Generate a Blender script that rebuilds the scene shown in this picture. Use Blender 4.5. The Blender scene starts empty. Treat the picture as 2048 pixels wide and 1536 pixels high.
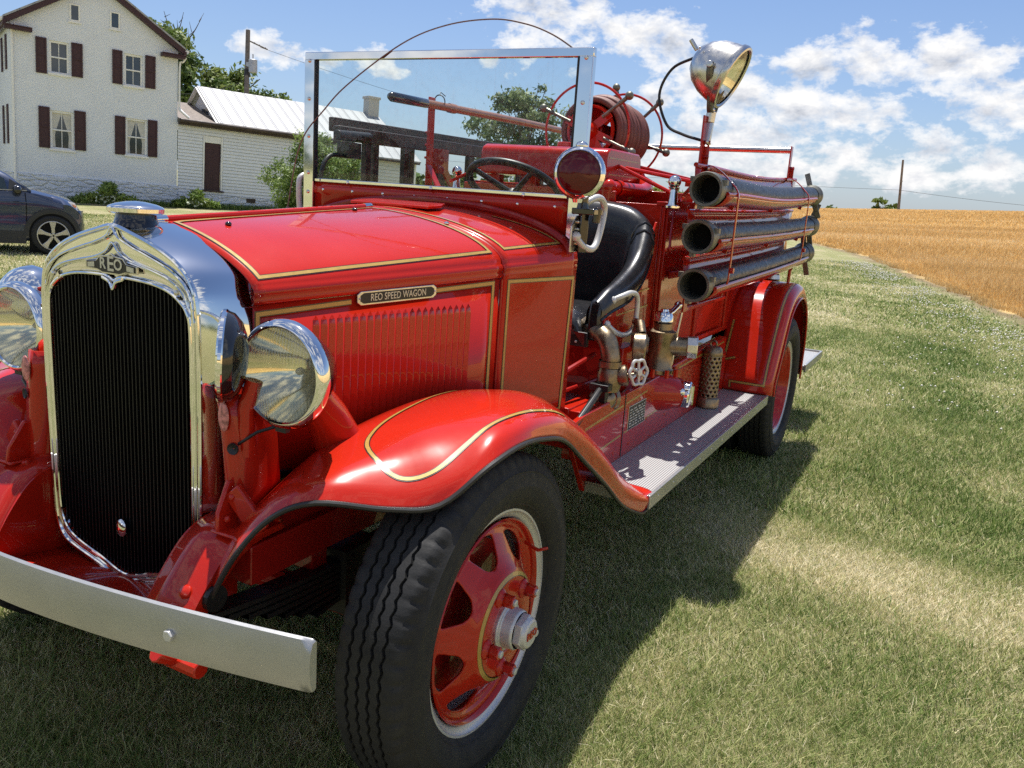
import bpy, bmesh, math, random
import numpy as np
from mathutils import Vector, Matrix
from mathutils.bvhtree import BVHTree
random.seed(7); RNG = np.random.default_rng(11)
PI = math.pi
sc = bpy.context.scene
COL = sc.collection
V = lambda *a: np.array(a, float)
def nrm(a):
    a = np.asarray(a, float); return a / (np.linalg.norm(a) + 1e-12)
def frame(ax):
    a = nrm(ax); h = V(0, 0, 1) if abs(a[2]) < .9 else V(0, 1, 0)
    u = nrm(np.cross(h, a)); w = np.cross(a, u); return a, u, w
def catmull(P, n, closed=False):
    P = [np.asarray(p, float) for p in P]; out = []; m = len(P)
    segs = m if closed else m - 1
    for i in range(segs):
        if closed: a, b, c, d = P[(i-1) % m], P[i], P[(i+1) % m], P[(i+2) % m]
        else:
            b, c = P[i], P[i+1]
            a = P[i-1] if i else 2*b - c
            d = P[i+2] if i+2 < m else 2*c - b
        for k in range(n):
            t = k / n
            out.append(.5*((2*b) + (c-a)*t + (2*a-5*b+4*c-d)*t*t + (3*b-a-3*c+d)*t**3))
    if not closed: out.append(P[-1])
    return out
class MB:
    def __init__(s): s.v = []; s.f = []; s.mi = []; s.n = 0
    def add(s, vs, fs, mi=0):
        s.v += [tuple(map(float, p)) for p in vs]
        s.f += [tuple(i + s.n for i in f) for f in fs]; s.mi += [mi]*len(fs); s.n += len(vs); return s
    def box(s, x0, x1, y0, y1, z0, z1, mi=0):
        if x0 > x1: x0, x1 = x1, x0
        if y0 > y1: y0, y1 = y1, y0
        if z0 > z1: z0, z1 = z1, z0
        vs = [(x, y, z) for z in (z0, z1) for y in (y0, y1) for x in (x0, x1)]
        return s.add(vs, [(0,2,3,1),(4,5,7,6),(0,1,5,4),(2,6,7,3),(0,4,6,2),(1,3,7,5)], mi)
    def obox(s, c, a, b, d, mi=0):
        c, a, b, d = map(lambda q: np.asarray(q, float), (c, a, b, d))
        if np.dot(np.cross(a, b), d) < 0: a = -a
        vs = [c + i*a + j*b + k*d for k in (-1, 1) for j in (-1, 1) for i in (-1, 1)]
        return s.add(vs, [(0,2,3,1),(4,5,7,6),(0,1,5,4),(2,6,7,3),(0,4,6,2),(1,3,7,5)], mi)
    def bar(s, p, q, w, t, up=(0, 0, 1), mi=0):      # rectangular bar between two points
        p, q = np.asarray(p, float), np.asarray(q, float); a = nrm(q-p); u = nrm(np.cross(up, a)); w_ = np.cross(a, u)
        return s.obox((p+q)/2, (q-p)/2, u*w/2, w_*t/2, mi)
    def tube(s, P, r, n=10, closed=False, caps=True, mi=0):
        P = [np.asarray(p, float) for p in P]; m = len(P)
        R_ = [r]*m if np.isscalar(r) else list(r)
        T = []
        for i in range(m):
            if closed: t = P[(i+1) % m] - P[i-1]
            else: t = P[min(i+1, m-1)] - P[max(i-1, 0)]
            T.append(nrm(t))
        _, u, w = frame(T[0]); vs = []
        for i in range(m):
            u = u - T[i]*np.dot(u, T[i]); u = nrm(u); w = np.cross(T[i], u)
            for k in range(n):
                a = 2*PI*k/n; vs.append(P[i] + R_[i]*(math.cos(a)*u + math.sin(a)*w))
        fs = []
        for i in range(m if closed else m-1):
            j = (i+1) % m
            for k in range(n):
                l = (k+1) % n; fs.append((i*n+k, i*n+l, j*n+l, j*n+k))
        if caps and not closed:
            fs.append(tuple(range(n))[::-1]); fs.append(tuple((m-1)*n+k for k in range(n)))
        return s.add(vs, fs, mi)
    def lathe(s, prof, o=(0,0,0), ax=(0,0,1), n=32, mi=0, a0=0, a1=2*PI):  # prof: (along, radius)
        a, u, w = frame(ax); o = np.asarray(o, float); vs = []; full = abs(a1-a0-2*PI) < 1e-6
        cols = n if full else n+1
        for (t, r) in prof:
            for k in range(cols):
                g = a0 + (a1-a0)*k/n
                vs.append(o + a*t + max(r, 1e-5)*(math.cos(g)*u + math.sin(g)*w))
        fs = []
        for i in range(len(prof)-1):
            for k in range(n):
                l = (k+1) % cols; fs.append((i*cols+k, i*cols+l, (i+1)*cols+l, (i+1)*cols+k))
        return s.add(vs, fs, mi)
    def ball(s, c, r, n=16, sc_=(1,1,1), mi=0):
        c = np.asarray(c, float); vs = []; m = n//2
        for i in range(m+1):
            p = PI*i/m
            for k in range(n):
                a = 2*PI*k/n
                vs.append(c + r*V(sc_[0]*math.sin(p)*math.cos(a), sc_[1]*math.sin(p)*math.sin(a), -sc_[2]*math.cos(p)))
        fs = [(i*n+k, i*n+(k+1) % n, (i+1)*n+(k+1) % n, (i+1)*n+k) for i in range(m) for k in range(n)]
        return s.add(vs, fs, mi)
    def torus(s, c, ax, R_, r, n=48, m=10, mi=0):
        a, u, w = frame(ax); c = np.asarray(c, float)
        return s.tube([c + R_*(math.cos(2*PI*k/n)*u + math.sin(2*PI*k/n)*w) for k in range(n)], r, m, closed=True, mi=mi)
    def grid(s, P, cu=False, cv=False, mi=0, flip=False):
        nu, nv = len(P), len(P[0]); vs = [p for row in P for p in row]; fs = []
        for i in range(nu if cu else nu-1):
            for j in range(nv if cv else nv-1):
                i2, j2 = (i+1) % nu, (j+1) % nv
                q = (i*nv+j, i2*nv+j, i2*nv+j2, i*nv+j2); fs.append(q[::-1] if flip else q)
        return s.add(vs, fs, mi)
    def prism(s, P, off, mi=0, caps=True):       # polygon extruded by a vector
        P = [np.asarray(p, float) for p in P]; off = np.asarray(off, float); n = len(P)
        nn = sum((np.cross(P[i]-P[0], P[(i+1) % n]-P[0]) for i in range(n)), V(0,0,0))
        if np.dot(nn, off) < 0: P = P[::-1]
        vs = P + [p + off for p in P]; fs = [(i, (i+1) % n, (i+1) % n + n, i+n) for i in range(n)]
        if caps: fs += [tuple(range(n))[::-1], tuple(range(n, 2*n))]
        return s.add(vs, fs, mi)
    def mirror(s):
        o = MB(); o.v = [(-x, y, z) for x, y, z in s.v]; o.f = [f[::-1] for f in s.f]; o.mi = list(s.mi); o.n = s.n; return o
    def move(s, d, M=None):
        for i, p in enumerate(s.v):
            q = np.asarray(p); q = (M @ q if M is not None else q) + np.asarray(d); s.v[i] = tuple(q)
        return s
    def orient(s, d):                              # turn an open sheet so that its faces look along d
        v = np.array(s.v); tot = 0
        for f in s.f:
            a, b, c = v[f[0]], v[f[1]], v[f[2]]; tot += np.dot(np.cross(b-a, c-a), d)
        if tot < 0: s.f = [f[::-1] for f in s.f]
        return s
    def build(s, name, mats, parent=None, bevel=0, smooth=35, solid=0, soff=-1, sub=0, loc=None, out=None):
        if out is not None: s.orient(out)
        me = bpy.data.meshes.new(name); me.from_pydata(s.v, [], s.f)
        for m in (mats if isinstance(mats, (list, tuple)) else [mats]): me.materials.append(m)
        if any(s.mi): me.polygons.foreach_set('material_index', s.mi)
        me.update()
        o = bpy.data.objects.new(name, me); COL.objects.link(o)
        if parent: o.parent = parent
        if loc is not None: o.location = loc
        if smooth:
            me.polygons.foreach_set('use_smooth', [True]*len(me.polygons))
            if smooth < 180: me.set_sharp_from_angle(angle=math.radians(smooth))
        if solid:
            md = o.modifiers.new('solid', 'SOLIDIFY'); md.thickness = solid; md.offset = soff
        if sub:
            md = o.modifiers.new('sub', 'SUBSURF'); md.levels = md.render_levels = sub
        if bevel:
            md = o.modifiers.new('bevel', 'BEVEL'); md.width = bevel; md.segments = 2; md.limit_method = 'ANGLE'; md.angle_limit = math.radians(40); md.harden_normals = False
        return o
def tag(o, label=None, cat=None, group=None, kind=None):
    if label: o['label'] = label
    if cat: o['category'] = cat
    if group: o['group'] = group
    if kind: o['kind'] = kind
    return o
def empty(name, label, cat, loc=(0,0,0), group=None):
    o = bpy.data.objects.new(name, None); COL.objects.link(o); o.location = loc; o.empty_display_size = .2
    return tag(o, label, cat, group)
def copy_tree(o, parent=None):
    c = o.copy(); COL.objects.link(c); c.parent = parent
    for ch in list(o.children): copy_tree(ch, c)
    return c
def mesh_bvh(o):
    return BVHTree.FromPolygons([Vector(v.co) for v in o.data.vertices], [tuple(p.vertices) for p in o.data.polygons])
def text_mb(txt, size, depth, shear=0, off=0, align='CENTER', sx=1.0, space=1.0):
    cu = bpy.data.curves.new('t', 'FONT'); cu.body = txt; cu.size = size; cu.extrude = depth; cu.shear = shear; cu.offset = off
    cu.align_x = align; cu.align_y = 'CENTER'; cu.resolution_u = 3; cu.space_character = space
    ob = bpy.data.objects.new('t', cu); COL.objects.link(ob)
    dg = bpy.context.evaluated_depsgraph_get(); me = bpy.data.meshes.new_from_object(ob.evaluated_get(dg))
    m = MB(); m.add([(v.co.x*sx, v.co.y, v.co.z) for v in me.vertices], [tuple(p.vertices) for p in me.polygons])
    bpy.data.objects.remove(ob); bpy.data.curves.remove(cu); bpy.data.meshes.remove(me)
    return m
# ---------------------------------------------------------------- materials
class NT:
    def __init__(s, name):
        s.m = bpy.data.materials.new(name); s.m.use_nodes = True; s.t = s.m.node_tree; s.n = s.t.nodes; s.l = s.t.links
        s.b = s.n['Principled BSDF']; s.out = s.n['Material Output']
    def new(s, typ, **kw):
        n = s.n.new(typ)
        for k, v in kw.items(): setattr(n, k, v)
        return n
    def link(s, a, b): s.l.new(a, b)
    def coord(s, kind='Object'): return s.new('ShaderNodeTexCoord').outputs[kind]
    def noise(s, scale, detail=4, rough=.55, vec=None, out='Fac', dist=0):
        n = s.new('ShaderNodeTexNoise'); n.inputs['Scale'].default_value = scale; n.inputs['Detail'].default_value = detail
        n.inputs['Roughness'].default_value = rough; n.inputs['Distortion'].default_value = dist
        s.link(vec if vec is not None else s.coord(), n.inputs['Vector']); return n.outputs[out]
    def ramp(s, fac, stops):
        r = s.new('ShaderNodeValToRGB'); e = r.color_ramp.elements
        while len(e) < len(stops): e.new(.5)
        for el, (p, c) in zip(e, stops):
            el.position = p; el.color = (c, c, c, 1) if np.isscalar(c) else (*c[:3], 1)
        s.link(fac, r.inputs[0]); return r.outputs[0]
    def mix(s, a, b, fac, mode='MIX'):
        n = s.new('ShaderNodeMix'); n.data_type = 'RGBA'; n.blend_type = mode
        for sock, v in ((n.inputs[0], fac), (n.inputs[6], a), (n.inputs[7], b)):
            if hasattr(v, 'is_output'): s.link(v, sock)
            elif np.isscalar(v): sock.default_value = v
            else: sock.default_value = (*v[:3], 1)
        return n.outputs[2]
    def math(s, op, a, b=0.0, c=0.0, clamp=False):
        n = s.new('ShaderNodeMath', operation=op); n.use_clamp = clamp
        for i, v in enumerate((a, b, c)):
            if hasattr(v, 'is_output'): s.link(v, n.inputs[i])
            else: n.inputs[i].default_value = v
        return n.outputs[0]
    def bump(s, h, strength=.2, dist=.01):
        n = s.new('ShaderNodeBump'); n.inputs['Strength'].default_value = strength; n.inputs['Distance'].default_value = dist
        s.link(h, n.inputs['Height']); s.link(n.outputs[0], s.b.inputs['Normal']); return n.outputs[0]
    def set(s, **kw):
        for k, v in kw.items():
            k = {'base': 'Base Color', 'rough': 'Roughness', 'metal': 'Metallic', 'coat': 'Coat Weight', 'coatr': 'Coat Roughness', 'spec': 'Specular IOR Level',
                 'trans': 'Transmission Weight', 'ior': 'IOR', 'alpha': 'Alpha', 'emit': 'Emission Color', 'emits': 'Emission Strength', 'sub': 'Subsurface Weight'}[k]
            sock = s.b.inputs[k]
            if hasattr(v, 'is_output'): s.link(v, sock)
            elif np.isscalar(v): sock.default_value = v
            else: sock.default_value = (*v[:3], 1)
        return s
def simple(name, base, rough=.5, metal=0, coat=0, var=.12, vscale=6, rvar=.12, bump=0, bscale=60, **kw):
    t = NT(name); n = t.noise(vscale, 5)
    dark = tuple(c*(1-var) for c in base); lite = tuple(min(1, c*(1+var)) for c in base)
    t.set(base=t.ramp(n, [(.3, dark), (.7, lite)]), metal=metal, coat=coat, **kw)
    t.set(rough=t.ramp(t.noise(vscale*2.3, 4), [(.3, max(.02, rough-rvar*rough)), (.72, rough+rvar*rough)]))
    if bump: t.bump(t.noise(bscale, 3), bump, .004)
    return t.m
M = {}
def paint(name, base, rough=.22):
    t = NT(name)
    n = t.noise(3.0, 6, .6); sp = t.noise(420, 2, .5)
    c = t.ramp(n, [(.3, tuple(x*.93 for x in base)), (.7, tuple(min(1, x*1.04) for x in base))])
    dust = t.ramp(sp, [(.70, 0.0), (.80, 1.0)])
    c = t.mix(c, (.45, .20, .15), t.math('MULTIPLY', dust, .10))
    t.set(base=c, coat=.75, coatr=.022, spec=.12); t.b.inputs['Coat IOR'].default_value = 1.45
    t.set(rough=t.ramp(t.noise(9, 5), [(.3, rough*.9), (.7, rough*1.25)]))
    bb = t.new('ShaderNodeBump'); bb.inputs['Strength'].default_value = .05; bb.inputs['Distance'].default_value = .003
    t.link(t.noise(26, 2), bb.inputs['Height']); t.link(bb.outputs[0], t.b.inputs['Coat Normal'])
    return t.m
RED = (.44, .0170, .0062)
M['red'] = paint('red_paint', RED)
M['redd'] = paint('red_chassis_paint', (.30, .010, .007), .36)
M['chrome'] = simple('chrome', (.80, .80, .79), .05, 1, var=.03, rvar=.5)
M['nickel'] = simple('brushed_nickel', (.60, .58, .54), .27, 1, var=.12, vscale=14, rvar=.3)
M['alu'] = simple('aluminium_paint', (.40, .405, .41), .34, .65, var=.06, vscale=8, bump=.03, bscale=300)
M['silver'] = simple('silver_paint', (.56, .56, .55), .38, .35, var=.06)
M['brass'] = simple('aged_brass', (.25, .195, .13), .36, .9, var=.28, vscale=30, rvar=.3, bump=.12, bscale=120)
M['black'] = simple('black_enamel', (.010, .010, .011), .12, 0, .6, var=.2)
M['blackm'] = simple('black_metal', (.018, .018, .019), .45, .2, var=.3)
M['rubber'] = simple('tyre_rubber', (.0115, .0115, .012), .74, var=.35, vscale=22, bump=.15, bscale=180)
M['leather'] = simple('black_leather', (.012, .012, .014), .30, 0, .25, var=.3, vscale=20, bump=.10, bscale=240)
M['gold'] = simple('gold_stripe', (.42, .265, .06), .34, .15, .5, var=.10, vscale=30)
M['sblack'] = simple('stripe_black', (.02, .012, .01), .3, 0, .5)
M['hose'] = simple('suction_hose_rubber', (.013, .0135, .015), .42, var=.5, vscale=26, rvar=.3, bump=.35, bscale=90)
M['redhose'] = simple('red_rubber_hose', (.15, .052, .042), .60, var=.25, vscale=18, bump=.12, bscale=80)
M['coupling'] = simple('hose_coupling', (.17, .165, .135), .48, .75, var=.3, vscale=24, bump=.1)
M['pole'] = simple('varnished_pole', (.30, .135, .062), .33, 0, .4, var=.2, vscale=12)
M['ladder'] = simple('dark_ladder_wood', (.020, .010, .008), .5, 0, .1, var=.6, vscale=9)
M['aerial'] = simple('aerial_rod', (.16, .11, .09), .45, .3)
M['badge'] = simple('worn_badge', (.52, .20, .19), .4, .2, var=.6, vscale=90)
M['white'] = simple('gauge_white', (.75, .75, .72), .4)
M['core'] = simple('radiator_core', (.0025, .0025, .003), .6, 0, var=.3, spec=.15)
M['fin'] = simple('radiator_fin', (.005, .005, .0055), .45, .1, var=.3, spec=.3)
M['plate'] = simple('plate_black', (.012, .012, .013), .4)
M['platel'] = simple('plate_silver', (.52, .52, .50), .32, .7)
def gmat():
    t = NT('windshield_glass'); t.set(base=(.96, .98, .97), rough=.0, trans=1.0, ior=1.0); t.b.inputs['IOR'].default_value = 1.45
    # thin pane: transparent mixed with a fresnel reflection
    tr = t.new('ShaderNodeBsdfTransparent'); tr.inputs[0].default_value = (.93, .96, .95, 1)
    gl = t.new('ShaderNodeBsdfGlossy'); gl.inputs['Roughness'].default_value = .01
    df = t.new('ShaderNodeBsdfDiffuse'); df.inputs[0].default_value = (.6, .6, .58, 1)
    fr = t.new('ShaderNodeFresnel'); fr.inputs[0].default_value = 1.25
    mx = t.new('ShaderNodeMixShader'); t.link(fr.outputs[0], mx.inputs[0]); t.link(tr.outputs[0], mx.inputs[1]); t.link(gl.outputs[0], mx.inputs[2])
    d = t.ramp(t.noise(38, 6, .7), [(.45, 0.0), (.9, .10)])
    mp = t.new('ShaderNodeMapping'); mp.inputs['Scale'].default_value = (60, 1, 1.2); t.link(t.coord(), mp.inputs[0])
    st = t.ramp(t.noise(2.0, 2, .5, mp.outputs[0]), [(.66, 0.0), (.8, .10)])
    m2 = t.new('ShaderNodeMixShader'); t.link(t.math('ADD', d, st), m2.inputs[0]); t.link(mx.outputs[0], m2.inputs[1]); t.link(df.outputs[0], m2.inputs[2])
    t.link(m2.outputs[0], t.out.inputs[0]); return t.m
M['glass'] = gmat()
def lensmat(name, tint, rib=38, strength=.16):
    t = NT(name)
    tr = t.new('ShaderNodeBsdfTransparent'); tr.inputs[0].default_value = (*tint, 1)
    rf = t.new('ShaderNodeBsdfRefraction'); rf.inputs['Color'].default_value = (*tint, 1); rf.inputs['Roughness'].default_value = .02; rf.inputs['IOR'].default_value = 1.06
    gl = t.new('ShaderNodeBsdfGlossy'); gl.inputs['Roughness'].default_value = .05
    df = t.new('ShaderNodeBsdfDiffuse'); df.inputs[0].default_value = (.62, .60, .50, 1)
    w = t.new('ShaderNodeTexWave'); w.wave_type = 'BANDS'; w.bands_direction = 'X'; w.inputs['Scale'].default_value = rib; t.link(t.coord(), w.inputs['Vector'])
    sx = t.new('ShaderNodeSeparateXYZ'); t.link(t.coord(), sx.inputs[0])
    band = t.ramp(t.math('ADD', t.math('MULTIPLY', sx.outputs[2], 4.4), .5), [(.30, 1.0), (.36, .10), (.62, .10), (.68, 1.0)])
    h = t.math('MULTIPLY', w.outputs['Fac'], band)
    b = t.new('ShaderNodeBump'); b.inputs['Strength'].default_value = strength; b.inputs['Distance'].default_value = .004; t.link(h, b.inputs['Height'])
    for q in (rf, gl): t.link(b.outputs[0], q.inputs['Normal'])
    m0 = t.new('ShaderNodeMixShader'); t.link(t.math('MULTIPLY', h, .55), m0.inputs[0]); t.link(tr.outputs[0], m0.inputs[1]); t.link(rf.outputs[0], m0.inputs[2])
    m1 = t.new('ShaderNodeMixShader'); m1.inputs[0].default_value = .10; t.link(m0.outputs[0], m1.inputs[1]); t.link(gl.outputs[0], m1.inputs[2])
    m2 = t.new('ShaderNodeMixShader'); t.link(t.math('ADD', .06, t.math('MULTIPLY', h, .26)), m2.inputs[0]); t.link(m1.outputs[0], m2.inputs[1]); t.link(df.outputs[0], m2.inputs[2])
    t.link(m2.outputs[0], t.out.inputs[0]); return t.m
M['lens'] = lensmat('headlamp_lens', (.97, .95, .84))
M['refl'] = simple('lamp_reflector', (.86, .84, .74), .10, 1, var=.03)
M['redlens'] = (lambda t: (t.set(base=(.085, .002, .003), rough=.10, coat=.15, coatr=.02, spec=.35), t.m)[1])(NT('red_lamp_lens'))
def boardmat():
    t = NT('ribbed_aluminium_tread'); w = t.new('ShaderNodeTexWave'); w.bands_direction = 'X'; w.inputs['Scale'].default_value = 34; t.link(t.coord(), w.inputs['Vector'])
    n = t.noise(9, 5, .6)
    t.set(base=t.mix(t.ramp(w.outputs['Fac'], [(.2, .17), (.65, .52)]), (.30, .29, .28), t.math('MULTIPLY', n, .35)), metal=.25, rough=.42)
    t.bump(w.outputs['Fac'], .25, .003); return t.m
M['tread'] = boardmat()
EXPOSURE = 0.64; SUNE = 5.0; SKYS = .076; CB = .86; SXV = .165; SYV = .25
R_ = ((0.880252,0.469744,0.067057),(0.161788,-0.164269,-0.973057),(-0.446072,0.867385,-0.220597))
C_ = (1.73747,-1.71384,1.47851)
# ================================================================ FIRE TRUCK (x: its left, y: to its rear, z: up, front axle at y = 0)
T = empty('fire_truck', 'red vintage open cab fire truck with chrome radiator and hose reel on the lawn', 'fire truck', (0, 0, 0))
def part(mb, name, mat, parent=T, **kw): return mb.build(name, M[mat] if isinstance(mat, str) else [M[m] for m in mat], parent, **kw)
def ribbon(base, pts, w=.0105, name='pinstripe', parent=None, side=None, lift=.0012, closed=False, n=6, cm=False, black=.0026):
    """gold line with a black edge laid on the surface of `base`"""
    bv = mesh_bvh(base)
    P = catmull(pts, n, closed) if cm else [np.asarray(p, float) for p in pts]
    if not cm:                                   # straight legs, subdivided
        Q = []
        for a, b in zip(P[:-1], P[1:]):
            m = max(2, int(np.linalg.norm(b-a)/.025))
            Q += [a + (b-a)*k/m for k in range(m)]
        P = Q + [P[-1]]
    S = []
    for p in P:
        loc, no, _, _ = bv.find_nearest(Vector(p)); no = np.array(no)
        if side is not None and np.dot(no, side) < 0: no = -no
        S.append((np.array(loc), nrm(no)))
    mb = MB(); m = len(S)
    for mi, (ww, off) in enumerate(((w/2, lift*1.6), (w/2 + black, lift))):
        L, Rr = [], []
        for i in range(m):
            if closed: t = S[(i+1) % m][0] - S[i-1][0]
            else:
                ta = S[min(i+1, m-1)][0] - S[i][0] if i < m-1 else S[i][0] - S[i-1][0]
                tb = S[i][0] - S[i-1][0] if i else ta
                t = nrm(ta) + nrm(tb)
            p, no = S[i]; t = nrm(t); b = nrm(np.cross(no, t)); k = 1.0
            if not closed and 0 < i < m-1:
                k = 1/max(.5, math.sqrt(max(.0, (1+np.dot(nrm(ta), nrm(tb)))/2)))
            L.append(p + no*off + b*ww*k); Rr.append(p + no*off - b*ww*k)
        vs = L + Rr; fs = [(i, m+i, m+(i+1) % m, (i+1) % m) for i in range(m if closed else m-1)]
        mb.add(vs, fs, mi)
    return mb.build(name, [M['gold'], M['sblack']], parent or base, smooth=60)
# ---------------------------------------------------------------- wheels (axis +x, rim flange at x = 0)
def zig(t): t = t % 1.0; return abs(2*t-1)*2-1
def make_wheel(front=True):
    w = MB()
    if front:                                     # convex pressed disc with eight windows
        NA = 160; prof = [(.246,-.012),(.235,-.022),(.222,-.016),(.205,-.006),(.175,.012),(.155,.026),(.140,.040),(.128,.046),(.105,.047),(.075,.047),(.060,.046)]
        P = []
        for r, x in prof: P.append([V(x, r*math.cos(2*PI*k/NA), r*math.sin(2*PI*k/NA)) for k in range(NA)])
        vs = [p for row in P for p in row]; fs = []
        def hole(r, a):
            a = (a - math.radians(35)) % (PI/4) - PI/8
            h = .061 - .62*abs(r-.226)*0 - max(0, (.226-r))*.62
            if not (.163 < r < .232): return False
            e = min((r-.163)/.016, (.232-r)/.012, 1.0)
            return abs(a)*r < h*math.sqrt(max(0, e*(2-e)))
        # fine polar grid for the pierced zone
        rr = [.246,.240,.234] + list(np.linspace(.232,.163,30)) + [.155,.147,.140,.134,.128,.115,.105,.085,.06]
        NA = 480; vs = []
        pr = sorted([(r, x) for r, x in prof]); xs = lambda r: float(np.interp(r, [q[0] for q in pr], [q[1] for q in pr]))
        for r in rr: vs += [(xs(r), r*math.cos(2*PI*k/NA), r*math.sin(2*PI*k/NA)) for k in range(NA)]
        for i in range(len(rr)-1):
            rm = (rr[i]+rr[i+1])/2
            for k in range(NA):
                if hole(rm, 2*PI*(k+.5)/NA): continue
                l = (k+1) % NA; fs.append((i*NA+k, i*NA+l, (i+1)*NA+l, (i+1)*NA+k))
        w.add(vs, fs)
        # smooth the window rims
        cnt = {}
        for f in fs:
            for a, b in zip(f, f[1:]+f[:1]): cnt[tuple(sorted((a, b)))] = cnt.get(tuple(sorted((a, b))), 0)+1
        nb = {}
        for (a, b), c in cnt.items():
            if c == 1: nb.setdefault(a, []).append(b); nb.setdefault(b, []).append(a)
        base = len(w.v)-len(vs)
        for _ in range(14):
            new = {}
            for a, q in nb.items():
                r = math.hypot(w.v[a][1], w.v[a][2])
                if len(q) == 2 and .158 < r < .238:
                    p = .5*V(*w.v[a]) + .25*V(*w.v[q[0]]) + .25*V(*w.v[q[1]]); new[a] = (xs(math.hypot(p[1], p[2])), p[1], p[2])
            for a, p in new.items(): w.v[a] = p
    else:
        w.lathe([(-.015,.246),(-.03,.235),(-.09,.215),(-.115,.18),(-.12,.12),(-.12,.07),(-.06,.066),(-.05,.05),(-.05,0)], ax=(1,0,0), n=64)
    wo = part(w, 'wheel', 'red', smooth=50, solid=.006 if front else 0, soff=-1)
    r = MB(); r.lathe([(-.055,.243),(-.03,.246),(-.014,.2475),(-.004,.252),(.0,.2575),(-.004,.261)], ax=(1,0,0), n=96); part(r, 'rim_ring', 'red', wo, smooth=60)
    r = MB(); r.lathe([(-.17,.262),(-.06,.256),(-.018,.259),(-.010,.264),(-.006,.272),(.000,.280),(.004,.2815),(.004,.287),(-.003,.288)], ax=(1,0,0), n=96); part(r, 'rim', 'silver', wo, smooth=50)
    # tyre: radial profile with four zigzag grooves and notched shoulders
    t = MB(); NA = 420; cols = []
    side_o = [(.000,.283),(.006,.292),(.014,.299),(.0165,.3005),(.0165,.303),(.0215,.308),(.0285,.325),(.0325,.345),(.0335,.350),(.0335,.352),(.0325,.354),(.032,.372),(.0285,.3845),(.0295,.386),(.0295,.3885),(.026,.392),(.020,.404)]
    for x, rd in side_o: cols.append(('s', x, rd))
    cols += [('n',.0165,.413),('n',.0120,.4205),('n',.006,.4262),('e',-.002,.4292)]
    xg = [-.027,-.055,-.083,-.111]; gw = .0042
    for g in xg: cols += [('g',g+gw,.4305),('d',g+gw*.7,.4215),('d',g-gw*.7,.4215),('g',g-gw,.4305)]
    cols += [('e',-.136,.4292),('n',-.144,.4262),('n',-.150,.4205),('n',-.1545,.413)]
    for x, rd in side_o[::-1]: cols.append(('s', -.138-x, rd))
    P = []
    for k in range(NA):
        a = 2*PI*k/NA; row = []
        for kind, x, rd in cols:
            if kind in 'gd': x = x + .0034*zig(k/5.25 + x*7)
            if kind == 'n' and k % 7 < 2: rd -= .0062
            if kind == 'e' and k % 7 < 2: rd -= .0015
            row.append(V(x, rd*math.cos(a), rd*math.sin(a)))
        P.append(row)
    t.grid(P, cu=True); part(t, 'tyre', 'rubber', wo, smooth=38)
    if front:
        h = MB(); h.lathe([(.02,.066),(.050,.062),(.052,.052),(.080,.050),(.084,.046)], ax=(1,0,0), n=48)
        hx = lambda x, r_: [V(x, r_*math.cos(PI/3*k+.3), r_*math.sin(PI/3*k+.3)) for k in range(6)]
        h.prism(hx(.083,.046), (.021,0,0)); h.lathe([(.104,.040),(.112,.036),(.115,.031),(.1155,0)], ax=(1,0,0), n=40)
        ho = part(h, 'hub_cap', 'silver', wo, bevel=.0022, smooth=30)
        tx = text_mb('REO', .027, .0012, off=.0006)
        Mx = np.array([[0,0,1],[1,0,0],[0,1,0]], float)
        tx.move((.1165,0,0), Mx); part(tx, 'hub_lettering', 'red', wo, smooth=0)
        lugs = [math.radians(a) for a in (44,116,188,260,332)]
        for a in lugs:
            c = V(0, .104*math.cos(a), .104*math.sin(a)); l = MB()
            l.lathe([(.040,.026),(.050,.025),(.056,.018),(.060,.017)], o=c, ax=(1,0,0), n=24)
            l.prism([c+V(.058, .0165*math.cos(PI/3*k), .0165*math.sin(PI/3*k)) for k in range(6)], (.026,0,0))
            lo = part(l, 'lug_nut', 'red', wo, bevel=.0016, smooth=30)
            s = MB(); s.lathe([(.083,.009),(.089,.0088),(.090,.007),(.090,0)], o=c, ax=(1,0,0), n=20); part(s, 'wheel_stud', 'silver', wo)
        g = MB(); NA = 96
        for mi, (r0, r1, x) in enumerate(((.1285,.1375,.0462),(.1262,.1400,.0452))):
            g.grid([[V(x-(rd-.13)*.55, rd*math.cos(2*PI*k/NA), rd*math.sin(2*PI*k/NA)) for k in range(NA)] for rd in (r0, r1)], cv=True, mi=mi)
        g.build('pinstripe', [M['gold'], M['sblack']], wo, smooth=0)
        v = MB(); a = math.radians(38); v.tube([V(-.01,.235*math.cos(a),.235*math.sin(a)), V(.035,.222*math.cos(a),.222*math.sin(a)), V(.058,.236*math.cos(a),.236*math.sin(a))], [.005,.005,.004], 8)
        part(v, 'valve_stem', 'red', wo)
        d = MB(); d.lathe([(-.165,.05),(-.16,.19),(-.07,.195),(-.06,.16),(-.06,.0)], ax=(1,0,0), n=48); part(d, 'brake_drum', 'redd', wo)
    return wo
fw = make_wheel(True); fw.name = 'front_wheel'; fw.location = (.842, 0, .43); fw.rotation_euler = (0, .006, .003)
fw2 = copy_tree(fw, T); fw2.location = (-.842, 0, .43); fw2.rotation_euler = (0, 0, PI)
rw = make_wheel(False); rw.name = 'rear_wheel'; rw.location = (.888, 3.523, .43)
rw2 = copy_tree(rw, T); rw2.location = (-.888, 3.523, .43); rw2.rotation_euler = (0, 0, PI)
rw3 = copy_tree(rw, T); rw3.location = (.66, 3.523, .43)
rw4 = copy_tree(rw, T); rw4.location = (-.66, 3.523, .43); rw4.rotation_euler = (0, 0, PI)
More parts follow.
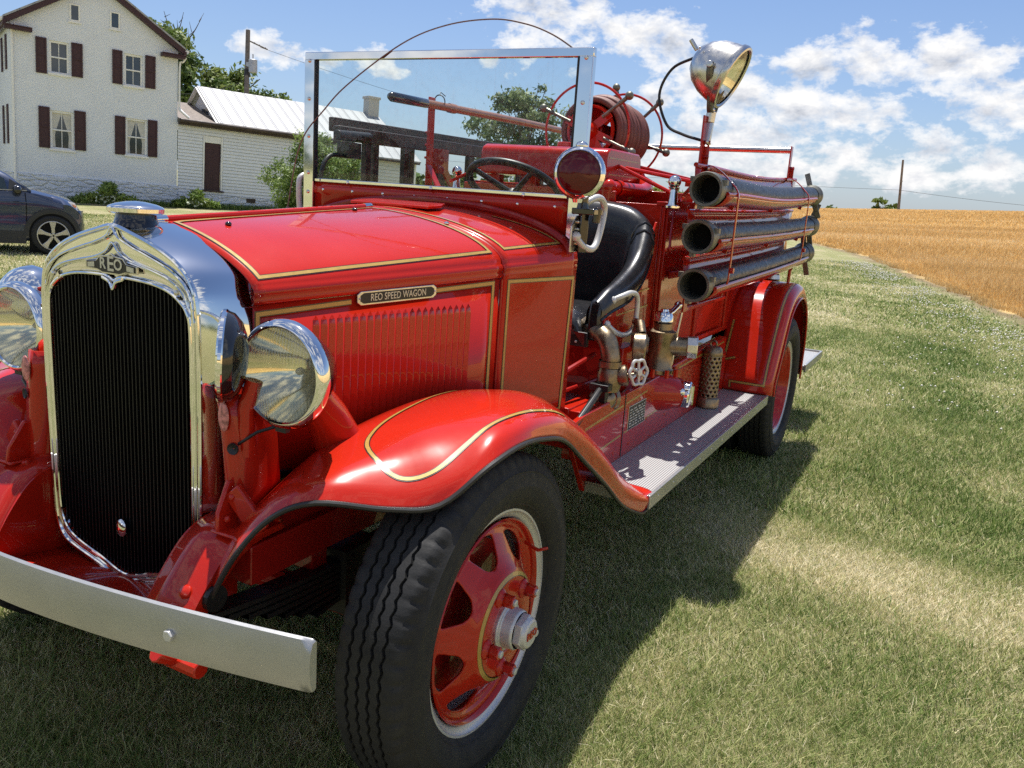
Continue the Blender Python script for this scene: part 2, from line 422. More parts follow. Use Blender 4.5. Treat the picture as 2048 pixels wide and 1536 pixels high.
# ---------------------------------------------------------------- chassis
b = MB()
for s in (1, -1):
    b.box(s*.36, s*.43, -.40, 4.55, .565, .66)
    b.box(s*.30, s*.36, -.42, 4.5, .655, .662)
b.box(-.40, .40, -.16, -.10, .50, .60); b.box(-.40, .40, 4.4, 4.5, .5, .62); b.box(-.40, .40, 2.2, 2.3, .5, .6)
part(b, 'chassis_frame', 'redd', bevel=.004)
b = MB()                                     # front axle beam with knuckles
b.tube([V(-.70,0,.42),V(-.52,0,.36),V(-.40,0,.34),V(.40,0,.34),V(.52,0,.36),V(.70,0,.42)], .034, 10)
for s in (1, -1):
    b.box(s*.60, s*.70, -.05, .05, .30, .56); b.tube([V(s*.60,.12,.36), V(s*.66,.05,.38)], .022, 8)
    b.lathe([(0,.14),(.03,.15),(.05,.15)], o=V(s*.66,0,.43), ax=(s,0,0), n=32)
b.tube([V(-.62,.16,.36), V(.62,.16,.36)], .018, 8)
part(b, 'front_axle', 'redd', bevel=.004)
for s in (1, -1):
    b = MB()
    for k in range(7):
        L = .52 - .06*k; z = .50 - .016*k
        P = [V(s*.395, -L + 2*L*i/10, z + .05*(1-(1-2*i/10)**2*1.0) - .05 + .09*(abs(1-2*i/10)**2)*(1-.1*k)) for i in range(11)]
        b.grid([[p+V(-.028,0,0), p+V(.028,0,0)] for p in P]); b.grid([[p+V(.028,0,-.012), p+V(-.028,0,-.012)] for p in P])
        b.grid([[p+V(.028,0,0), p+V(.028,0,-.012)] for p in P]); b.grid([[p+V(-.028,0,-.012), p+V(-.028,0,0)] for p in P])
    b.tube([V(s*.36,-.50,.575), V(s*.43,-.50,.575)], .03, 14); b.box(s*.35, s*.44, -.07, .07, .35, .53)
    part(b, 'leaf_spring', 'blackm', smooth=20)
for s in (1, -1):                                # tow lug under the bumper
    b = MB(); b.tube([V(s*.42,-.655,.515), V(s*.42,-.60,.475), V(s*.42,-.53,.475)], .017, 8); b.tube([V(s*.39,-.60,.475), V(s*.49,-.60,.475)], .02, 10)
    part(b, 'tow_hook', 'red', bevel=.003)
# bumper
def bump_y(x): return -.712 + .105*(abs(x)/.8)**1.7
prof = [(0,-.056),(-.007,-.053),(-.0135,-.03),(-.0155,0),(-.0135,.03),(-.007,.053),(0,.056),(.004,.052),(.004,-.052)]
P = []; BX_ = [-.797,-.7965,-.795,-.7925,-.789] + list(np.linspace(-.77,.77,45)) + [.789,.7925,.795,.7965,.797]
for i in range(len(BX_)):
    x = BX_[i]; q = max(0, (abs(x)-.789)/.008); e = 1 - .10*(1-math.sqrt(max(0, 1-q*q)))
    P.append([V(x, bump_y(x)+a, .594 + c*e) for a, c in prof])
b = MB(); b.grid(P, cv=True, flip=True); b.add(P[0], [tuple(range(9))]); b.add(P[-1], [tuple(range(9))[::-1]])
bo = part(b, 'bumper', 'alu', smooth=50)
for s in (1, -1):
    c = V(s*.495, bump_y(.495)-.009, .594); b = MB(); b.lathe([(0,.021),(.003,.020),(.004,.012)], o=c, ax=(0,-1,0), n=24)
    b.prism([c + V(.0125*math.cos(PI/3*k+.2), -.003, .0125*math.sin(PI/3*k+.2)) for k in range(6)], (0,-.011,0)); part(b, 'bumper_bolt', 'silver', bo, bevel=.0015)
# frame horn brackets (red covers between fender tip and radiator)
for s in (1, -1):
    b = MB(); Pc = catmull([V(.36,-.30,.705),V(.36,-.39,.70),V(.36,-.455,.675),V(.355,-.515,.61),V(.35,-.565,.535),V(.35,-.585,.46)], 6)
    b.grid([[p+V(-.075,0,0), p+V(-.03,0,.006), p+V(.02,0,.006), p+V(.062,0,-.002), p+V(.066,.02,-.035)] for p in Pc], flip=True)
    bb = b if s > 0 else b.mirror(); ho = part(bb, 'frame_horn', 'red', smooth=60, solid=.006, out=(0,-.5,1))
    for q, rr in ((V(.372,-.533,.588), .016), (V(.360,-.556,.552), .016), (V(.35,-.42,.698), .011)):
        q = q*V(s,1,1); d = MB(); d.lathe([(0,rr),(.006,rr*.95),(.010,rr*.6),(.011,0)], o=q, ax=nrm((0,-.75,.65)) if q[2] < .65 else (0,-.2,1), n=20); part(d, 'bolt', 'red', ho)
    b = MB(); b.prism([V(s*.375,-.33,.70),V(s*.375,-.455,.70),V(s*.37,-.45,.745),V(s*.362,-.41,.81),V(s*.36,-.38,.80),V(s*.365,-.345,.745)], (s*.012,0,0))
    b.box(s*.36, s*.46, -.455, -.33, .697, .705); b.bar(V(s*.383,-.41,.79), V(s*.46,-.40,.705), .016, .05)
    for q in (V(s*.388,-.415,.775), V(s*.388,-.43,.728)): b.ball(q, .009, 10)
    part(b, 'fender_bracket', 'red', bevel=.004)
for s in (1, -1):                                # inner cheeks of the frame horns, and the valance between them
    Pc = catmull([V(s*.278,-.30,.702),V(s*.278,-.39,.698),V(s*.278,-.455,.673),V(s*.275,-.515,.61),V(s*.272,-.565,.535),V(s*.27,-.582,.50)], 5)
    b = MB(); b.prism([Pc[0]] + Pc[1:] + [V(s*.27,-.585,.49), V(s*.278,-.42,.455), V(s*.278,-.30,.455)], (s*.006,0,0)); part(b, 'horn_cheek', 'red')
b = MB(); b.grid([[V(x,-.30,.466), V(x,-.41,.470), V(x,-.50,.485), V(x,-.60,.512)] for x in np.linspace(-.285,.285,9)]); part(b, 'front_valance', 'red', solid=.004, out=(0,0,1))
# ---------------------------------------------------------------- fenders
ST = [  # lip, shoulder, mid, crown, inner
 [(.415,-.515,.56),(.412,-.512,.575),(.408,-.508,.585),(.404,-.503,.592),(.40,-.498,.597)],
 [(.47,-.49,.68),(.462,-.477,.70),(.45,-.46,.712),(.43,-.44,.715),(.40,-.42,.70)],
 [(.54,-.455,.775),(.53,-.43,.80),(.51,-.40,.812),(.46,-.34,.80),(.40,-.31,.76)],
 [(.63,-.42,.82),(.62,-.38,.852),(.585,-.33,.866),(.48,-.25,.855),(.40,-.20,.80)],
 [(.75,-.325,.805),(.737,-.28,.846),(.66,-.22,.894),(.495,-.15,.885),(.40,-.10,.83)],
 [(.83,-.25,.81),(.822,-.20,.868),(.70,-.13,.925),(.51,-.05,.905),(.40,0,.85)],
 [(.885,-.15,.88),(.85,-.08,.935),(.72,-.03,.947),(.52,.08,.92),(.40,.12,.86)],
 [(.90,-.02,.905),(.865,.03,.950),(.72,.10,.962),(.53,.20,.925),(.40,.24,.865)],
 [(.90,.115,.89),(.87,.15,.940),(.73,.20,.960),(.55,.33,.920),(.40,.40,.86)],
 [(.90,.24,.855),(.87,.28,.910),(.74,.33,.940),(.57,.47,.895),(.40,.58,.83)],
 [(.90,.39,.76),(.875,.45,.82),(.75,.50,.868),(.60,.63,.860),(.42,.75,.80)],
 [(.90,.575,.64),(.88,.63,.70),(.76,.70,.757),(.63,.80,.775),(.50,.88,.74)],
 [(.90,.75,.52),(.885,.81,.57),(.77,.87,.632),(.65,.94,.665),(.60,.98,.65)],
 [(.905,.93,.437),(.905,.965,.490),(.80,1.00,.510),(.67,1.04,.530),(.63,1.06,.53)],
 [(.908,1.00,.435),(.908,1.03,.488),(.80,1.06,.490),(.67,1.09,.492),(.63,1.10,.49)]]
G1 = [catmull([V(*p) for p in row], 5) for row in ST]
G2 = []
cols_ = [catmull([G1[i][j] for i in range(len(G1))], 5) for j in range(len(G1[0]))]
FG = [[cols_[j][i] for j in range(len(cols_))] for i in range(len(cols_[0]))]
def make_fender(s):
    b = MB(); b.grid(FG, flip=True); b = b if s > 0 else b.mirror()
    fo = part(b, 'front_fender', 'red', smooth=180, solid=.005, soff=-1, out=(0,0,1))
    e = MB(); e.tube([row[0]*V(s,1,1) for row in FG], .0065, 8); part(e, 'fender_beading', 'blackm' , fo)
    loop = [(.86,.30,.90),(.855,.165,.95),(.845,.06,.955),(.83,-.05,.94),(.815,-.13,.915),(.79,-.21,.87),(.745,-.255,.848),(.69,-.262,.852),(.63,-.235,.872),(.585,-.18,.89),(.56,-.08,.905),(.545,.05,.93),(.535,.20,.935),(.54,.36,.93)]
    ribbon(fo, [V(s*x, y, z) for x, y, z in loop], .0088, parent=fo, cm=True, side=V(0, -.3, 1))
    a = MB()                                       # inner splash apron
    pts = [V(s*.40, y, z) for y, z in ((-.31,.76),(-.20,.80),(-.10,.83),(0,.85),(.24,.865),(.40,.86),(.58,.83),(.75,.80),(.9,.76),(.9,.60),(-.36,.60))]
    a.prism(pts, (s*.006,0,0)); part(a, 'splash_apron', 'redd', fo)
    return fo
for s in (1, -1): make_fender(s)
# ---------------------------------------------------------------- radiator shell
def half(Pts): return [(-x, z) for x, z in Pts[::-1] if x > 1e-6] + list(Pts)
outl = [(0,1.343),(.066,1.328),(.13,1.309),(.192,1.283),(.233,1.254),(.256,1.222),(.266,1.182),(.2705,1.12),(.271,.95),(.268,.75),(.265,.62),(.258,.555),(.235,.515),(.19,.496),(.10,.474),(0,.446)]
inn = [(0,1.217),(.02,1.225),(.05,1.227),(.127,1.223),(.18,1.212),(.215,1.194),(.238,1.171),(.249,1.125),(.250,.95),(.248,.75),(.246,.63),(.238,.575),(.215,.54),(.17,.518),(.09,.497),(0,.472)]
HZS = lambda y: 1.228 + (y+.275)*.045
def hw(y): return .31 + .225*(y+.27)
def hz(y): return float(np.interp(y, [-.275,.575,.95], [1.354,1.402,1.425]))
def hn(y): return float(np.interp(y, [-.275,.0,.6,.95], [1.36,1.55,1.86,2.0]))
def htop(y, m=22, dz=0):
    w, zc, n, zs = hw(y), hz(y), hn(y), HZS(y); out = []
    for i in range(m+1):
        a = PI/2*i/m; x = w*math.sin(a)**(2/n) if i else 0; z = zs + (zc-zs)*(math.cos(a)**(2/n) if i < m else 0)
        out.append(V(x, y, z+dz))
    return out
_t = htop(-.275, 200); _tx = [p[0] for p in _t]; _tz = [p[2] for p in _t]
rear = [(x, float(np.interp(x, _tx, _tz))+.001) for x in (0,.07,.138)] + [(.208,1.291),(.258,1.257),(.279,1.222),(.293,1.180),(.3045,1.115),(.312,.95),(.311,.75),(.308,.62),(.295,.56),(.26,.525),(.2,.51),(.10,.49),(0,.47)]
def yr(z): return -.40 - .004*0
OUT, INN, REAR = half(outl), half(inn), half(rear)
def c3(pts, y, n=4):
    P = catmull([V(x, y, z) for x, z in pts], n, True); return P
NO = [c3(OUT, -.395), c3(INN, -.395), c3(REAR, -.278)]
b = MB()
mid1 = [p*.66 + q*.34 + V(0,-.010,.004) for p, q in zip(NO[0], NO[2])]; mid2 = [p*.3 + q*.7 + V(0,-.006,.004) for p, q in zip(NO[0], NO[2])]
top = lambda P, k: P
rows = [NO[1], [p*.5+q*.5+V(0,-.004,0) for p, q in zip(NO[0], NO[1])], [p*.93+q*.07 for p, q in zip(NO[0], NO[1])], NO[0], mid1, mid2, NO[2], [p + V(0,.02,0) for p in NO[2]]]
b.grid(rows, cv=True); so = part(b, 'radiator_shell', 'chrome', smooth=50)
b = MB()
def beadline(pts, y, r, n=8):
    P = catmull([V(x, y, z) for x, z in pts], n, False); b.tube(P, r, 8)
b.tube([p + V(0,-.002,0) for p in NO[0]], .0062, 10, closed=True)
b.tube([p + V(0,-.004,0) for p in NO[1]], .0052, 10, closed=True)
b.tube([p*.62 + q*.38 + V(0,-.004,0) for p, q in zip(NO[1], NO[0])], .004, 8, closed=True)
r1 = [(0,1.339),(.02,1.318),(.068,1.299),(.10,1.290),(.16,1.271),(.20,1.254),(.234,1.231),(.253,1.20),(.261,1.15)]
r2 = [(0,1.304),(.022,1.284),(.06,1.268),(.12,1.255),(.175,1.242),(.21,1.227),(.234,1.207),(.247,1.18)]
for rr, rad in ((r1, .0036), (r2, .0033)): beadline(half(rr), -.402, rad)
beadline([(-.035,1.222),(-.012,1.214),(0,1.198),(.012,1.214),(.035,1.222)], -.404, .005)
part(b, 'shell_moulding', 'chrome', so)
b = MB()
b.add([p + V(0,.020,0) for p in NO[1]], [tuple(range(len(NO[1])))])
part(b, 'grille', 'core', so, smooth=0)
b = MB()
for k in range(38):
    x = -.240 + .480*k/37; ax_ = abs(x)
    zt = float(np.interp(ax_, [p[0] for p in inn[:7]], [p[1] for p in inn[:7]])) - .004
    lo_ = inn[::-1]; zb = float(np.interp(ax_, [p[0] for p in lo_[:7]], [p[1] for p in lo_[:7]])) + .004
    b.box(x-.0016, x+.0016, -.396, -.376, zb, zt)
part(b, 'grille_slats', 'fin', so, smooth=0)
for s in (1, -1):
    b = MB(); b.lathe([(0,.007),(.004,.006),(.006,0)], o=V(s*.214,-.405,1.212), ax=(0,-1,0), n=14); part(b, 'rivet', 'nickel', so)
b = MB(); c = V(0,-.405,.600); b.ball(c, 1.0, 24, (.0175,.008,.0235)); part(b, 'crank_hole_cover', 'chrome', so)
# emblem
b = MB(); em = [(-.088,.002),(-.088,.026),(-.052,.030),(-.040,.048),(-.012,.052),(0,.060),(.012,.052),(.040,.048),(.052,.030),(.088,.026),(.088,.002),(.05,.0),(.03,-.010),(-.03,-.010),(-.05,0)]
em = [(x*1.02, z*.70) for x, z in em]; z0 = 1.238
b.prism([V(x,-.403,z0+z) for x, z in em], (0,-.005,0)); eo = part(b, 'emblem_plate', 'nickel', so, bevel=.001, smooth=0)
b = MB(); b.prism([V(x*.94,-.408,z0+.0165+(z-.0165)*.84) for x, z in em], (0,-.0008,0)); part(b, 'emblem_field', 'plate', so, smooth=0)
MX = np.array([[1,0,0],[0,0,-1],[0,1,0]], float)
b = MB()
for tx, sz, x in (('R',.036,-.026),('E',.049,.001),('O',.036,.027)):
    q = text_mb(tx, sz, .001, off=.0008); q.move((x,-.4095,z0+.0165), MX); b.add(q.v, q.f)
for s in (1, -1): b.prism([V(s*.056,-.409,z0+.006),V(s*.080,-.409,z0+.004),V(s*.080,-.409,z0+.015),V(s*.056,-.409,z0+.018)], (0,-.001,0))
part(b, 'emblem_lettering', 'platel', so, smooth=0)
b = MB(); b.lathe([(1.335,.060),(1.343,.057),(1.349,.050),(1.362,.046),(1.371,.045)], o=(0,-.335,0), n=48); co_ = part(b, 'radiator_cap_neck', 'black', so)
b = MB(); b.lathe([(1.369,.030),(1.371,.058),(1.375,.0625),(1.384,.0630),(1.388,.060),(1.394,.045),(1.399,.022),(1.4005,0)], o=(0,-.335,0), n=64); part(b, 'radiator_cap', 'chrome', so, smooth=40)
# ---------------------------------------------------------------- hood and cowl
def hood_section(y):
    w = hw(y); o = htop(y)
    z = HZS(y); o += [V(w+.004,y,z-.004), V(w+.008,y,z-.012), V(w+.0085,y,z-.019), V(w+.004,y,z-.026), V(w+.0075,y,z-.033), V(w+.006,y,z-.041), V(w+.001,y,z-.045)]
    return o
ys = list(np.linspace(-.275,.568,26))
def full(sec): return [V(-p[0],p[1],p[2]) for p in sec[::-1][:-1]] + sec
b = MB(); b.grid([full(hood_section(y)) for y in ys]); hood = part(b, 'hood', 'red', smooth=60, solid=.003, soff=-1, out=(0,0,1))
def side_panel(y0, y1, zt, zb, louv=False, s=1):
    b = MB(); n = 14
    b.grid([[V(hw(y), y, HZS(y)-.046), V(hw(y), y, zb)] for y in np.linspace(y0, y1, n)])
    if louv:
        for k in range(23):
            y = -.100 + .535*k/22; zt_, zb_ = 1.150, .80
            A, B = y-.0085, y+.0085; pr = .0036
            S = lambda yy, d, z: V(hw(yy)+d, yy, z)
            vs = [S(A,0,zt_-.012), S(B,0,zt_-.012), S(B,pr,zt_-.030), S(A,.001,zt_-.026), S(A,0,zb_), S(B,0,zb_), S(B,pr,zb_+.015), S(A,.001,zb_), S((A+B)/2,0,zt_)]
            b.add(vs, [(3,2,6,7),(0,8,1),(0,1,2,3),(1,5,6,2),(7,6,5,4),(0,3,7,4)])
    return b if s > 0 else b.mirror()
for s in (1, -1):
    hs = part(side_panel(-.272,.566,1.216,.60,True,s), 'hood_side', 'red', smooth=30, solid=.002, soff=-1, out=(s,0,0))
    pl = MB(); pl.grid([[V(hw(y), y, 1.22), V(hw(y), y, .60)] for y in np.linspace(-.272,.566,8)]); pl = pl if s > 0 else pl.mirror(); tmp = pl.build('t', M['red'])
    a = lambda y, z: V(s*(hw(y)+.002), y, z)
    loop = [a(.10,.742), a(-.262,.742), a(-.262,1.163), a(.006,1.178)]; ribbon(tmp, loop, .0098, parent=hs, side=V(s,0,0), lift=.0014)
    ribbon(tmp, [a(.30,1.195), a(.536,1.207), a(.536,.83)], .0098, parent=hs, side=V(s,0,0), lift=.0014)
    bpy.data.objects.remove(tmp)
    if s > 0:
        # name plate
        u = nrm((hw(1)-hw(0), 1, .034)); c = V(hw(.155)+.006, .155, 1.1905); up = V(0,0,1); nn = nrm(np.cross(u, up))
        hl, hh = .141, .0185
        oc = [(-hl,-.55*hh),(-hl+.012,-hh),(hl-.012,-hh),(hl,-.55*hh),(hl,.55*hh),(hl-.012,hh),(-hl+.012,hh),(-hl,.55*hh)]
        b = MB(); b.prism([c + u*x + up*z for x, z in oc], nn*.005); po = part(b, 'name_plate', 'nickel', hs, bevel=.0015, smooth=0)
        b = MB(); b.prism([c + u*x*.93 + up*z*.74 + nn*.005 for x, z in oc], nn*.0008); part(b, 'plate_field', 'plate', hs, smooth=0)
        tx = text_mb('REO SPEED WAGON', .0265, .0008, off=.0002, sx=.80, space=1.02); Mx = np.column_stack([u, up, nn]); tx.move(c + nn*.0062, Mx); part(tx, 'plate_lettering', 'platel', hs, smooth=0)
        for k in (-1, 1):
            b = MB(); b.ball(c + u*k*.134 + nn*.005, .003, 8); part(b, 'rivet', 'silver', hs)
    # hold-down catch
    b = MB(); yc = -.225; b.tube([V(s*(hw(yc)+.012),yc,.70), V(s*(hw(yc)+.014),yc,.765)], .0085, 10); b.tube([V(s*(hw(yc)+.012),yc-.02,.768), V(s*(hw(yc)+.018),yc,.770), V(s*(hw(yc)+.02),yc+.045,.762), V(s*(hw(yc)+.02),yc+.060,.750)], [.006,.008,.0075,.006], 8)
    part(b, 'hood_catch', 'black', hs)
    for q in ((-.255,.770),(-.235,.725)):
        b = MB(); b.ball(V(s*(hw(q[0])+.002), q[0], q[1]), .013, 12, (.5,1,1)); part(b, 'catch_boss', 'red', hs)
# hood stripes, hinge, buttons
def top_pt(y, x):                                  # a point on the hood top at signed x
    sec = htop(y, 60); xs_ = [p[0] for p in sec]; zs_ = [p[2] for p in sec]
    return V(x, y, float(np.interp(abs(x), xs_, zs_)))
for s in (1, -1):
    edge = lambda y: hw(y)*.955
    pts = [top_pt(.540,s*x) for x in np.linspace(.02,edge(.54),14)] + [top_pt(y, s*edge(y)) for y in np.linspace(.52,-.235,26)] + [top_pt(-.245,s*x) for x in np.linspace(edge(-.245),.03,10)]
    pts += [top_pt(y, s*.025) for y in np.linspace(-.22,.53,6)]
    ribbon(hood, pts, .0098, parent=hood, side=V(0,0,1), lift=.0014)
b = MB(); b.tube([V(0,y,hz(y)+.004) for y in np.linspace(-.25,.53,8)], .0085, 10); part(b, 'hood_hinge', 'red', hood)
for y0, y1 in ((-.282,-.25),(.53,.565)):
    b = MB(); b.tube([V(0,y0,hz(y0)+.004), V(0,y1,hz(y1)+.004)], .0095, 12); part(b, 'hinge_end', 'chrome', hood)
for q in (top_pt(-.13,.085), top_pt(.42,.05), top_pt(.56,.30)):
    b = MB(); b.ball(q + V(0,0,.003), .0085, 14, (1,1,.75)); part(b, 'hood_button', 'chrome' if q[1] > .5 else 'black', hood)
# seam strip + cowl
def cowl_section(y):
    w = hw(y); k = (y-.575)/.37; o = htop(y)
    f = 1-k*.7; z = HZS(y); o += [V(w+.004*f,y,z-.004), V(w+.008*f,y,z-.012), V(w+.0085*f,y,z-.019), V(w+.004*f,y,z-.026), V(w+.0075*f,y,z-.033), V(w+.006*f,y,z-.041), V(w+.001,y,z-.045), V(w,y,1.0), V(w,y,.80), V(w,y,.66)]
    return o
b = MB(); b.grid([full(cowl_section(y)) for y in np.linspace(.578,.948,14)]); cowl = part(b, 'cowl', 'red', smooth=60, solid=.004, soff=-1, out=(0,0,1))
b = MB(); sec = full(cowl_section(.574)); b.tube([p + V(0,0,-.004) for p in sec], .005, 6); part(b, 'hood_seam', 'redd', cowl)
for s in (1, -1):
    e = lambda y: hw(y)*.945
    pts = [top_pt(.612,s*x) for x in np.linspace(.02,e(.612),14)] + [top_pt(y, s*e(y)) for y in np.linspace(.63,.885,9)] + [top_pt(y, s*x) for y, x in zip(np.linspace(.886,.845,10), np.linspace(e(.886),.30,10))]
    ribbon(cowl, pts, .0090, parent=cowl, side=V(0,0,1))
    a = lambda y, z: V(s*hw(y), y, z)
    ribbon(cowl, [a(.607,.68), a(.607,1.2095), a(.932,1.211), a(.914,.755), a(.60,.715)], .0090, parent=cowl, side=V(s,0,0))
b = MB(); b.prism([V(-.16,.66,1.407),V(.16,.66,1.407),V(.17,.72,1.412),V(.14,.80,1.418),V(-.14,.80,1.418),V(-.17,.72,1.412)], (0,0,.010)); part(b, 'vent_lid', 'red', cowl, bevel=.003)
b = MB(); b.tube([p + V(0,0,.010) for p in full(htop(.905))], .014, 10); part(b, 'cowl_band', 'redd', cowl)
# ---------------------------------------------------------------- windshield
WY = .925
b = MB()
for s in (1, -1): b.box(s*.548, s*.598, WY-.012, WY+.014, 1.33, 1.9215)
b.box(-.598, .598, WY-.010, WY+.012, 1.919, 1.948); b.box(-.546, .546, WY-.010, WY+.010, 1.470, 1.484)
wf = part(b, 'windshield_frame', 'chrome', bevel=.003)
b = MB(); b.box(-.549, .549, WY-.002, WY+.003, 1.478, 1.922); part(b, 'windshield_glass', 'glass', wf, smooth=0)
for s in (1, -1):
    b = MB(); b.box(s*.543, s*.549, WY-.013, WY+.008, 1.47, 1.92); part(b, 'rubber_seal', 'blackm', wf, smooth=0)
    for z in (1.916, 1.778, 1.64, 1.503, 1.43):
        b = MB(); b.lathe([(0,.0075),(.003,.007),(.006,.003),(.006,0)], o=V(s*.573,WY-.012,z), ax=(0,-1,0), n=12); part(b, 'screw', 'nickel', wf)
b = MB(); b.grid([[V(x, WY-.004 + .0*x, 1.470), V(x, WY-.010, 1.432), V(x, WY-.002, 1.424), V(x, WY-.002, 1.30)] for x in np.linspace(-.556,.556,20)], flip=False)
pn = part(b, 'windshield_panel', 'red', smooth=60, solid=.004, out=(0,-1,0))
for k in range(8):
    b = MB(); x = -.50 + 1.0*k/7; b.ball(V(x, WY-.009, 1.442), .0055, 10, (1,.6,1)); part(b, 'screw', 'chrome', pn)
for x in (-.379, 0, .379):
    b = MB(); b.ball(V(x, WY-.012, 1.474), .0065, 10, (1,.6,1)); part(b, 'screw', 'chrome', pn)
b = MB(); b.tube(catmull([V(-.60,.82,1.33),V(-.56,.85,1.602),V(-.47,.885,1.74),V(-.367,.90,1.836),V(-.15,.915,1.97),V(.03,.92,2.028),V(.214,.92,2.043),V(.34,.92,2.025),V(.43,.925,1.995),V(.504,.93,1.955),V(.565,.93,1.91)], 8), .0027, 6)
b.lathe([(0,.012),(.03,.011),(.05,.006)], o=V(-.60,.82,1.32), ax=nrm((.04,.03,.28)), n=12)
part(b, 'whip_aerial', 'aerial')
def hdl(P, r, name='grab_handle', mat='silver', flat=True):
    b = MB(); b.tube(catmull(P, 7), r, 12)
    for e in (P[0], P[-1]): b.ball(e, r*1.55, 10)
    return part(b, name, mat)
hdl([V(.60,.885,1.352),V(.615,.915,1.322),V(.63,.96,1.312),V(.632,1.0,1.345),V(.632,1.035,1.43),V(.632,1.02,1.468),V(.63,.975,1.482),V(.62,.93,1.47),V(.60,.915,1.445)], .0115)
hdl([V(-.60,.92,1.33),V(-.62,.92,1.36),V(-.625,.92,1.46),V(-.622,.935,1.488),V(-.615,.96,1.49),V(-.605,.972,1.47),V(-.60,.972,1.35)], .0115)
# warning beacon on the left post
b = MB(); b.prism([V(.588,.86,1.30),V(.588,.945,1.30),V(.588,.945,1.42),V(.588,.90,1.42),V(.588,.86,1.385)], (.006,0,0)); bk = part(b, 'beacon_bracket', 'nickel', bevel=.002)
for z in (1.40,1.375,1.33): 
    q = MB(); q.ball(V(.596,.905,z), .008, 10); part(q, 'bolt', 'nickel', bk)
b = MB(); b.bar(V(.605,.92,1.30), V(.61,.915,1.43), .03, .03); b.box(.592,.672,.85,.925,1.425,1.445); b.tube([V(.66,.90,1.40),V(.665,.90,1.45)], .014, 10); b.lathe([(1.445,.020),(1.470,.016),(1.49,.02)], o=(.64,.83,0), n=20)
part(b, 'beacon_clamp', 'black', bk, bevel=.003)
bc = V(.648,.765,1.552); ba = nrm((.30,-.95,.02))
b = MB(); b.lathe([(-.010,.079),(.006,.0815),(.018,.0785),(.026,.073),(.030,.068),(.024,.0655)], o=bc, ax=ba, n=64)
b.lathe([(-.010,.079),(-.030,.074),(-.055,.057),(-.075,.030),(-.080,0)], o=bc, ax=ba, n=48); b.ball(bc + V(0,0,.083) , .0165, 16, (1.2,1,.8)); b.lathe([(1.462,.014),(1.482,.02)], o=(bc[0],bc[1],0), n=16)
be = part(b, 'warning_beacon', 'chrome')
b = MB(); b.lathe([(.024,.0665),(.030,.055),(.034,.035),(.036,0)], o=bc, ax=ba, n=48); part(b, 'red_lens', 'redlens', be)
# ---------------------------------------------------------------- lamps
def lamp(name, c, ax, bucket=.15, R_=.107, k=1.0):
    c = np.asarray(c, float); a, u, w = frame(ax)
    b = MB(); b.lathe([(-.002,R_+.012),(-.015,R_+.008),(-.045,R_-.006),(-.085,R_-.030),(-.115,R_-.058),(-.132,R_-.085),(-.138,0)], o=c, ax=ax, n=64)
    lo = part(b, name, 'black', smooth=60)
    b = MB(); b.lathe([(-.012,R_+.0135),(-.003,R_+.0165),(.010,R_+.014),(.019,R_+.007),(.021,R_+.001),(.017,R_-.003)], o=c, ax=ax, n=80); part(b, 'lamp_rim', 'chrome', lo)
    b = MB(); b.lathe([(.014-.100*(1-q*q), R_*q) for q in np.linspace(1,0,20)], o=c, ax=ax, n=72); part(b, 'reflector', 'refl', lo)
    b = MB(); b.ball(c - a*.052, .009, 12, (1,1.5,1)); part(b, 'bulb', 'white', lo)
    le = MB(); le.lathe([(0,R_),(.006,R_*.8),(.011,R_*.5),(.0135,R_*.2),(.014,0)], o=(0,0,0), ax=(0,-1,0), n=72)
    lob = part(le, 'headlamp_lens', 'lens', lo, smooth=180, loc=None)
    q = Vector((0,-1,0)).rotation_difference(Vector(a)); lob.rotation_mode = 'QUATERNION'; lob.rotation_quaternion = q; lob.location = c + a*.014
    return lo
for s, z in ((1, 1.058), (-1, 1.038)):
    lo = lamp('headlamp', (s*.470, -.342, z), (0, -1, .02))
    b = MB(); b.tube([V(s*.47,-.255,z-.06), V(s*.47,-.20,z-.12), V(s*.475,-.16,z-.19)], [.045,.05,.058], 20); part(b, 'lamp_bracket', 'red', lo)
    b = MB(); b.tube([V(s*.46,-.34,z-.118), V(s*.42,-.37,z-.135), V(s*.37,-.385,.885), V(s*.345,-.38,.875)], .004, 6); part(b, 'lamp_cable', 'blackm', lo)
    b = MB(); b.box(s*.455, s*.485, -.352, -.338, z-.130, z-.118); part(b, 'rim_clip', 'blackm', lo)
for s in (1,):                                     # auxiliary lamp beside the radiator
    a = nrm((-.755*s, -.655, .04)); c = V(s*.354, -.398, 1.088)
    b = MB(); b.lathe([(.0,.102),(-.016,.096),(-.032,.078),(-.042,.052),(-.047,.02),(-.0475,0)], o=c, ax=a, n=56); lo = part(b, 'side_lamp', 'black', smooth=60)
    b = MB(); b.lathe([(-.002,.102),(.001,.1045),(.008,.104),(.012,.100),(.011,.094)], o=c, ax=a, n=64); part(b, 'lamp_rim', 'chrome', lo)
    b = MB(); b.lathe([(.010,.095),(.011,.06),(.011,0)], o=c, ax=a, n=40); part(b, 'lamp_face', 'refl', lo)
    b = MB(); b.tube([c - a*.06 + V(0,0,-.05), V(s*.385,-.37,.97), V(s*.38,-.36,.86)], [.02,.018,.02], 12); part(b, 'lamp_bracket', 'red', lo)
b = MB(); c = V(-.565,-.25,1.118); b.lathe([(-.06,.075),(0,.08),(.03,.072),(.055,.05),(.066,.02),(.067,0)], o=c, ax=nrm((-.1,-.5,.85)), n=40); sr = part(b, 'siren', 'chrome')
b = MB(); b.lathe([(0,.03),(.02,.075),(.07,.078),(.13,.06),(.16,.02)], o=c + V(.0,.0,-.02), ax=(.1,.95,.05), n=32); part(b, 'siren_housing', 'red', sr)
